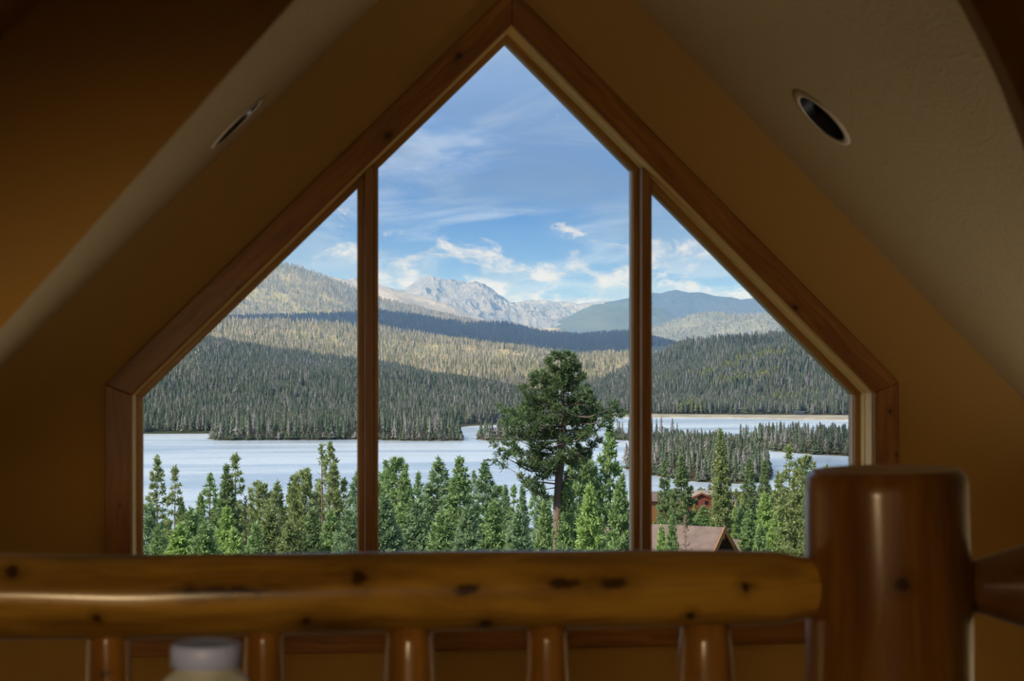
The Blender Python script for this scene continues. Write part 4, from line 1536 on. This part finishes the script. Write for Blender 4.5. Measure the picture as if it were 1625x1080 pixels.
def big_pine():
    g = np.random.default_rng(99)
    r = random.Random(99)
    trunk_px = [(884, 1000), (885, 800), (887, 757), (892, 725), (895, 690), (894, 650), (892, 620), (892, 590), (891, 568)]
    tp = [un(px, py, BPY) for px, py in trunk_px]
    foot = Vector((tp[0].x, BPY, near_z(tp[0].x, BPY)))
    tp[0] = foot - Vector((0, 0, .4))
    root = empty('big_pine', foot, label='big pine with an open layered crown standing out against the lake', cat='tree')
    v, f = tube([tuple(p - foot) for p in tp], [.27, .21, .19, .165, .13, .095, .07, .04, .02], 9)
    o = obj('trunk', v, f, M_bark, root, True)
    tips = [(888, 565), (898, 565), (908, 573), (867, 577), (876, 586), (849, 597), (848, 610), (857, 597), (862, 612), (874, 605), (882, 590), (900, 590), (916, 583), (923, 599), (913, 609), (905, 602), (890, 602),
            (878, 622), (866, 624), (900, 616), (833, 620), (835, 630), (846, 632), (858, 636), (831, 649), (840, 645), (850, 650), (922, 618), (933, 625), (930, 633), (933, 641), (920, 632), (910, 640), (872, 645), (918, 650),
            (801, 652), (812, 655), (803, 667), (819, 668), (830, 665), (840, 664), (947, 650), (934, 651), (940, 660), (959, 656), (975, 646), (980, 657), (968, 660), (925, 664), (860, 662), (880, 668), (905, 668),
            (806, 690), (812, 680), (826, 684), (836, 692), (850, 680), (930, 680), (940, 688), (955, 676), (915, 690), (868, 690), (968, 668), (880, 684), (922, 674),
            (787, 706), (791, 718), (799, 738), (812, 708), (820, 716), (828, 726), (835, 740), (806, 722), (845, 712), (854, 722), (848, 741), (862, 712), (866, 730), (946, 704), (935, 712), (925, 722), (915, 735), (930, 745), (872, 742), (858, 755), (846, 768), (850, 780), (840, 772)]
    bv, bf, pos, dirs = [], [], [], []

    def add_b(pts, rads, n=4):
        v, f = tube([tuple(p - foot) for p in pts], rads, n)
        o = len(bv)
        bv.extend(v)
        bf.extend(tuple(i + o for i in q) for q in f)
    zs = [p.z for p in tp]

    def on_trunk(z):
        xs = [p.x for p in tp]
        return Vector((np.interp(z, zs, xs), BPY, z))
    allt = []
    for px, py in tips:
        dx = abs(px - 892)
        spread = 0.012 * max(30, dx) + .2
        allt.append((un(px, py, BPY + r.uniform(-1, 1) * spread * 1.6), dx))
    for k in range(18):                      # branches that reach towards and away from the viewer
        t = r.random()
        z = un(892, 575 + 175 * t, BPY).z
        rad = (.5 + 2.6 * t ** .8) * r.uniform(.6, 1)
        a = r.choice((1, -1)) * r.uniform(.9, 2.2)
        allt.append((on_trunk(z) + Vector((rad * math.cos(a), rad * math.sin(a), 0)), rad * 30))
    for tip, dx in allt:
        L0 = (Vector((tip.x, tip.y, 0)) - Vector((on_trunk(tip.z).x, BPY, 0))).length
        z0 = min(tip.z - .10 - L0 * r.uniform(.05, .35), zs[-1] - .1)
        p0 = on_trunk(z0)
        mid = p0.lerp(tip, .5) + Vector((0, 0, -.10 * L0))
        add_b([p0, mid, tip], [.014 + .016 * L0, .010 + .009 * L0, .008])
        for q in range(3):                   # twigs with clumps of needles
            s = r.uniform(.55, 1.0)
            e = mid.lerp(tip, (s - .5) / .5)
            w = e + Vector((r.gauss(0, .16), r.gauss(0, .22), r.gauss(.05, .12))) * (0.7 + .25 * L0)
            add_b([e, w], [.009, .005], 3)
            for k in range(6):
                pos.append(tuple(w + Vector((r.gauss(0, .07), r.gauss(0, .07), r.gauss(0, .07))) - foot))
                d = (w - e).normalized() * .6 + Vector((0, 0, .6)) + (tip - p0).normalized() * .3
                dirs.append(tuple(d.normalized()))
        for k in range(9):
            pos.append(tuple(tip + Vector((r.gauss(0, .12), r.gauss(0, .12), r.gauss(0, .10))) - foot))
            dirs.append(tuple(((tip - p0).normalized() * .6 + Vector((0, 0, .7))).normalized()))
    for k in range(90):                      # bare dead twigs low in the crown
        t = r.uniform(.25, 1.05)
        z = un(892, 575 + 175 * t, BPY).z
        a = r.uniform(0, 6.28)
        L0 = r.uniform(.4, 1.9)
        p0 = on_trunk(z)
        e = p0 + Vector((math.cos(a), math.sin(a), r.uniform(-.35, .15))) * L0
        add_b([p0, p0.lerp(e, .5) + Vector((0, 0, r.uniform(-.1, .1))), e], [.016, .010, .005], 3)
        for q in range(3):
            w = p0.lerp(e, r.uniform(.4, 1))
            add_b([w, w + Vector((r.gauss(0, .3), r.gauss(0, .3), r.gauss(-.1, .2)))], [.007, .004], 3)
    obj('branches', bv, bf, M_twig, root)
    me = tufts_mesh('foliage', pos, dirs, 9, .26, .022, g, M_needles)
    o = link('foliage', me, root)
    o.color = (*TINT['dark'], 1)


big_pine()

# ---- cabins, barn, boat and pole
M_roof = ground_mat('brown_shingles', [(0.13, 0.095, 0.085), (0.17, 0.125, 0.11), (0.21, 0.155, 0.135)], 1.5)
M_log_red = flat('red_stained_logs', (0.20, 0.050, 0.028), 0.7)
M_timber = flat('orange_timber', (0.34, 0.15, 0.05), 0.6)
M_dark_in = flat('dark_window_glass', (0.015, 0.018, 0.022), 0.15)
M_roof_dark = flat('dark_metal_roof', (0.06, 0.065, 0.075), 0.5)
M_roof_grey = flat('grey_tan_roof', (0.24, 0.20, 0.16), 0.9)


def gable_house(name, loc, rot, L, Wd, wall_h, pitch, over, wall_mat, roof_mat, label, porch=False, cat='house', drop=4.0):
    """house with its ridge along local x; the gable end with the porch faces local +x"""
    r = empty(name, loc, (0, 0, rot), label=label, cat=cat)
    rh = Wd / 2 * pitch
    hw = Wd / 2
    # walls: pentagon prism
    pts = [(-hw, -drop), (hw, -drop), (hw, wall_h), (0, wall_h + rh), (-hw, wall_h)]
    v = [(-L / 2, y, z) for y, z in pts] + [(L / 2 - (1.4 if porch else 0), y, z) for y, z in pts]
    f = [(0, 1, 2, 3, 4), (9, 8, 7, 6, 5)] + [(i, i + 5, (i + 1) % 5 + 5, (i + 1) % 5) for i in range(5)]
    o = obj('walls', v, f, wall_mat, r)
    fix_normals(o.data)
    th = .18
    for s in (-1, 1):
        y1 = s * (hw + over)
        z1 = wall_h - over * pitch
        a = [(0, wall_h + rh + .05), (y1, z1 + .05), (y1, z1 + .05 + th), (0, wall_h + rh + .05 + th)]
        v = [(-L / 2 - over, y, z) for y, z in a] + [(L / 2 + over, y, z) for y, z in a]
        f = [(0, 1, 2, 3), (7, 6, 5, 4)] + [(i, i + 4, (i + 1) % 4 + 4, (i + 1) % 4) for i in range(4)]
        slope = o = obj('roof_slope', v, f, roof_mat, r)
        fix_normals(o.data)
        # barge board on the gable edge
        b = [(0, wall_h + rh - .25), (y1, z1 - .25), (y1, z1 + .3), (0, wall_h + rh + .3)]
        v = [(L / 2 + over, y, z) for y, z in b] + [(L / 2 + over + .08, y, z) for y, z in b]
        o = obj('barge_board', v, [(0, 1, 2, 3), (7, 6, 5, 4)] + [(i, i + 4, (i + 1) % 4 + 4, (i + 1) % 4) for i in range(4)], wall_mat if wall_mat is not M_dark_in else M_timber, slope)
        fix_normals(o.data)
    if porch:
        for y in (-hw * .72, hw * .72):
            v, f = tube([(L / 2 - .1, y, -drop), (L / 2 - .1, y, wall_h + rh * .25)], [.22, .20], 10)
            obj('post', v, f, M_timber, r, True)
        v, f = tube([(L / 2 - .1, -hw * .95, wall_h + rh * .10), (L / 2 - .1, hw * .95, wall_h + rh * .10)], [.2, .2], 10)
        obj('tie_beam', v, f, M_timber, r, True)
        v, f = tube([(L / 2 - 1.2, 0, wall_h + rh * .78), (L / 2 + over, 0, wall_h + rh * .78)], [.2, .2], 10)
        f.append(tuple(range(10, 20)))
        obj('ridge_log', v, f, M_timber, r, True)
        for y in (-hw * .36, hw * .36):
            v, f = box_geo(L / 2 - 1.42, L / 2 - 1.36, y - hw * .26, y + hw * .26, wall_h - 2.4, wall_h + .2)
            obj('window', v, f, M_dark_in, r)
    else:
        for y in (-hw * .4, hw * .4):
            v, f = box_geo(L / 2 + .01, L / 2 + .06, y - .5, y + .5, wall_h - 1.5, wall_h - .4)
            obj('window', v, f, M_dark_in, r)
    return r


# near lodge: ridge runs away to the left, gable with log posts faces the house
apex = un(1145, 836, 150)
gable_house('log_lodge', (apex.x - 4.96, 153.5, apex.z - 3.9), math.radians(-35), 11.5, 6.6, 1.2, .75, .55, M_timber, M_roof, 'log lodge with a brown shingle roof and a gabled porch above the railing', True)
q = un(1168, 856, 165)
gable_house('lodge_wing', (q.x, 167, q.z - 3.2), math.radians(-20), 6, 4.6, 1.0, .8, .4, M_timber, M_roof, 'lower brown roof just right of the lodge gable')
q = un(1116, 786, 560)
gable_house('red_cabin', (q.x, 566, q.z - 2.6), math.radians(-90), 7, 7.6, 1.3, .45, .5, M_log_red, M_roof_grey, 'red log cabin near the shore between the spruces')
q = un(1046, 783, 520)
gable_house('brown_roof_cabin', (q.x - 2, 524, q.z - 3.4), math.radians(10), 6, 6.5, 1.5, .6, .5, M_timber, M_roof, 'cabin roof just right of the right mullion')
q = un(1125, 782, 600)
gable_house('tan_roof_house', (q.x, 606, q.z - 2.4), math.radians(5), 9, 7, 1.6, .3, .4, M_roof_grey, M_roof_grey, 'house with a low tan roof behind the red cabin')
q = un(1272, 657.5, 2075)
gable_house('boathouse', (q.x, 2085, LAKE + 1.6), math.radians(0), 11, 5, 1.4, .35, .4, M_roof_dark, M_roof_dark, 'tiny dark boathouse on the sandy far shore', cat='building', drop=1.5)

q = un(1167, 796, 330)
zg = near_z(q.x, 330)
pole = empty('wooden_pole', (q.x, 330, zg), label='pale wooden pole standing between the spruces in the right pane', cat='pole')
v, f = tube([(0, 0, -.5), (0, 0, q.z - zg)], [.16, .12], 8)
obj('shaft', v, f, flat('pale_pole_wood', (0.36, 0.24, 0.10), 0.8), pole, True)
v, f = box_geo(-.9, .9, -.06, .06, (q.z - zg) * .86, (q.z - zg) * .86 + .14)
obj('crossarm', v, f, M_twig, pole)

bx_, by_ = lake_pt(774, 731)
boat = empty('motorboat', (bx_, by_, LAKE), (0, 0, math.radians(-8)), label='small dark motorboat crossing the lake left of the big pine', cat='boat')
v = [(-2.4, -1, .9), (-2.4, 1, .9), (1.0, 1.05, .95), (2.9, 0, 1.15), (1.0, -1.05, .95), (-2.4, -.7, -.1), (-2.4, .7, -.1), (1.0, .6, -.1), (2.2, 0, .1), (1.0, -.6, -.1)]
f = [(0, 1, 2, 3, 4), (5, 9, 8, 7, 6), (0, 5, 6, 1), (1, 6, 7, 2), (2, 7, 8, 3), (3, 8, 9, 4), (4, 9, 5, 0)]
o = obj('hull', v, f, flat('dark_hull', (0.03, 0.035, 0.05), 0.4), boat)
fix_normals(o.data)
v, f = box_geo(-.5, .9, -.8, .8, .9, 1.7)
o = obj('cabin', v, f, flat('grey_cabin', (0.10, 0.11, 0.14), 0.4), boat)
bevel_mesh(o.data, .12)
v, f = box_geo(-2.75, -2.35, -.2, .2, -.2, 1.3)
o = obj('outboard_motor', v, f, M_roof_dark, boat)
bevel_mesh(o.data, .05)

# bushes along the banks
pts = []
r = random.Random(12)
for k, (rim, top) in ISL.items():
    n = len(rim)
    cx, cy = sum(p[0] for p in rim) / n, sum(p[1] for p in rim) / n
    for i in range(n - 1):
        (x0, y0), (x1, y1) = rim[i], rim[i + 1]
        L = math.hypot(x1 - x0, y1 - y0)
        for q in range(int(L / 1.6)):
            t_ = r.random()
            s = r.uniform(.93, .985)
            x, y = x0 + (x1 - x0) * t_, y0 + (y1 - y0) * t_
            pts.append((cx + (x - cx) * s, cy + (y - cy) * s, LAKE + .3))
scatter('bank_bushes', pts, 4.5, .5, 3.4, KG, 'low bushes along the banks of the islands', 'bushes')

# ---- unseen clouds placed so their shade falls on the lake, near hills and a far ridge
M_cloud, t = new_mat('cloud')
d_, tr_, mx_ = t.n('ShaderNodeBsdfDiffuse'), t.n('ShaderNodeBsdfTranslucent'), t.n('ShaderNodeMixShader')
cn = t.mix(t.noise(t.n('ShaderNodeTexCoord').outputs['Object'], 0.002, 4), (0.80, 0.80, 0.82), (0.95, 0.95, 0.96))
t.l(cn, d_.inputs[0])
t.l(cn, tr_.inputs[0])
mx_.inputs[0].default_value = 0.7
t.l(d_.outputs[0], mx_.inputs[1])
t.l(tr_.outputs[0], mx_.inputs[2])
tt_, m2_ = t.n('ShaderNodeBsdfTransparent'), t.n('ShaderNodeMixShader')
m2_.inputs[0].default_value = 0.72
t.l(mx_.outputs[0], m2_.inputs[1])
t.l(tt_.outputs[0], m2_.inputs[2])
t.l(m2_.outputs[0], t.n('ShaderNodeOutputMaterial').inputs[0])
CLOUD_Z = 1800.0


def cloud(x0, x1, y0, y1, ground_z, seed, label):
    """flat-based heaped cloud whose shadow covers the ground rectangle"""
    k = (CLOUD_Z - ground_z) / SUN.z
    dx, dy = SUN.x * k, SUN.y * k
    nx, ny = 44, 30
    v = []
    for layer in (0, 1):
        for j in range(ny):
            for i in range(nx):
                u, w = i / (nx - 1), j / (ny - 1)
                x, y = x0 + (x1 - x0) * u + dx, y0 + (y1 - y0) * w + dy
                e = min(1, 6 * min(u, 1 - u, w, 1 - w))
                ed = 90 * fbm(x * .002, y * .002, seed)
                z = CLOUD_Z + (60 * fbm(x * .003, y * .003, seed) if layer == 0 else (120 + 260 * abs(fbm(x * .0022, y * .0022, seed + 3))) * e ** .6)
                v.append((x + ed * .6 * (1 if w in (0, 1) else .3), y + ed * (1 if w in (0, 1) else .3), z))
    f = []
    N = nx * ny
    for j in range(ny - 1):
        for i in range(nx - 1):
            a = j * nx + i
            f.append((a, a + nx, a + nx + 1, a + 1))
            f.append((N + a, N + a + 1, N + a + nx + 1, N + a + nx))
    rim = [i for i in range(nx)] + [j * nx + nx - 1 for j in range(1, ny)] + [(ny - 1) * nx + i for i in range(nx - 2, -1, -1)] + [j * nx for j in range(ny - 2, 0, -1)]
    for q in range(len(rim)):
        a, b = rim[q], rim[(q + 1) % len(rim)]
        f.append((a, b, N + b, N + a))
    o = obj('cloud', v, f, M_cloud, smooth=True, kind='structure', label=label)
    return o


cloud(-1600, 2300, -300, 3260, EYE - 40, 1.0, 'unseen cloud placed to shade the lake and near hills')
cloud(-1500, 3600, 4950, 6150, EYE + 20, 2.0, 'unseen cloud placed to shade the far ridge')

# ---- thin haze in the air beyond the lake
mh = bpy.data.materials.new('mountain_haze')
mh.use_nodes = True
t = NT(mh.node_tree)
vs = t.n('ShaderNodeVolumeScatter')
vs.inputs['Color'].default_value = (0.26, 0.53, 1.0, 1)
vs.inputs['Density'].default_value = 0.00008
t.l(vs.outputs[0], t.n('ShaderNodeOutputMaterial').inputs['Volume'])
v, f = box_geo(-9000, 12000, 4850, 19000, LAKE - 200, 500)
mh2 = bpy.data.materials.new('lake_haze')
mh2.use_nodes = True
t = NT(mh2.node_tree)
vs = t.n('ShaderNodeVolumeScatter')
vs.inputs['Color'].default_value = (0.30, 0.53, 1.0, 1)
vs.inputs['Density'].default_value = 0.00008
t.l(vs.outputs[0], t.n('ShaderNodeOutputMaterial').inputs['Volume'])
v2, f2 = box_geo(-5000, 7000, 1300, 4840, LAKE + 3, 260)
obj('lake_haze', v2, f2, mh2, kind='structure', label='faint haze in front of the hills across the lake')
obj('mountain_haze', v, f, mh, kind='structure', label='thin blue haze in front of the distant mountains')
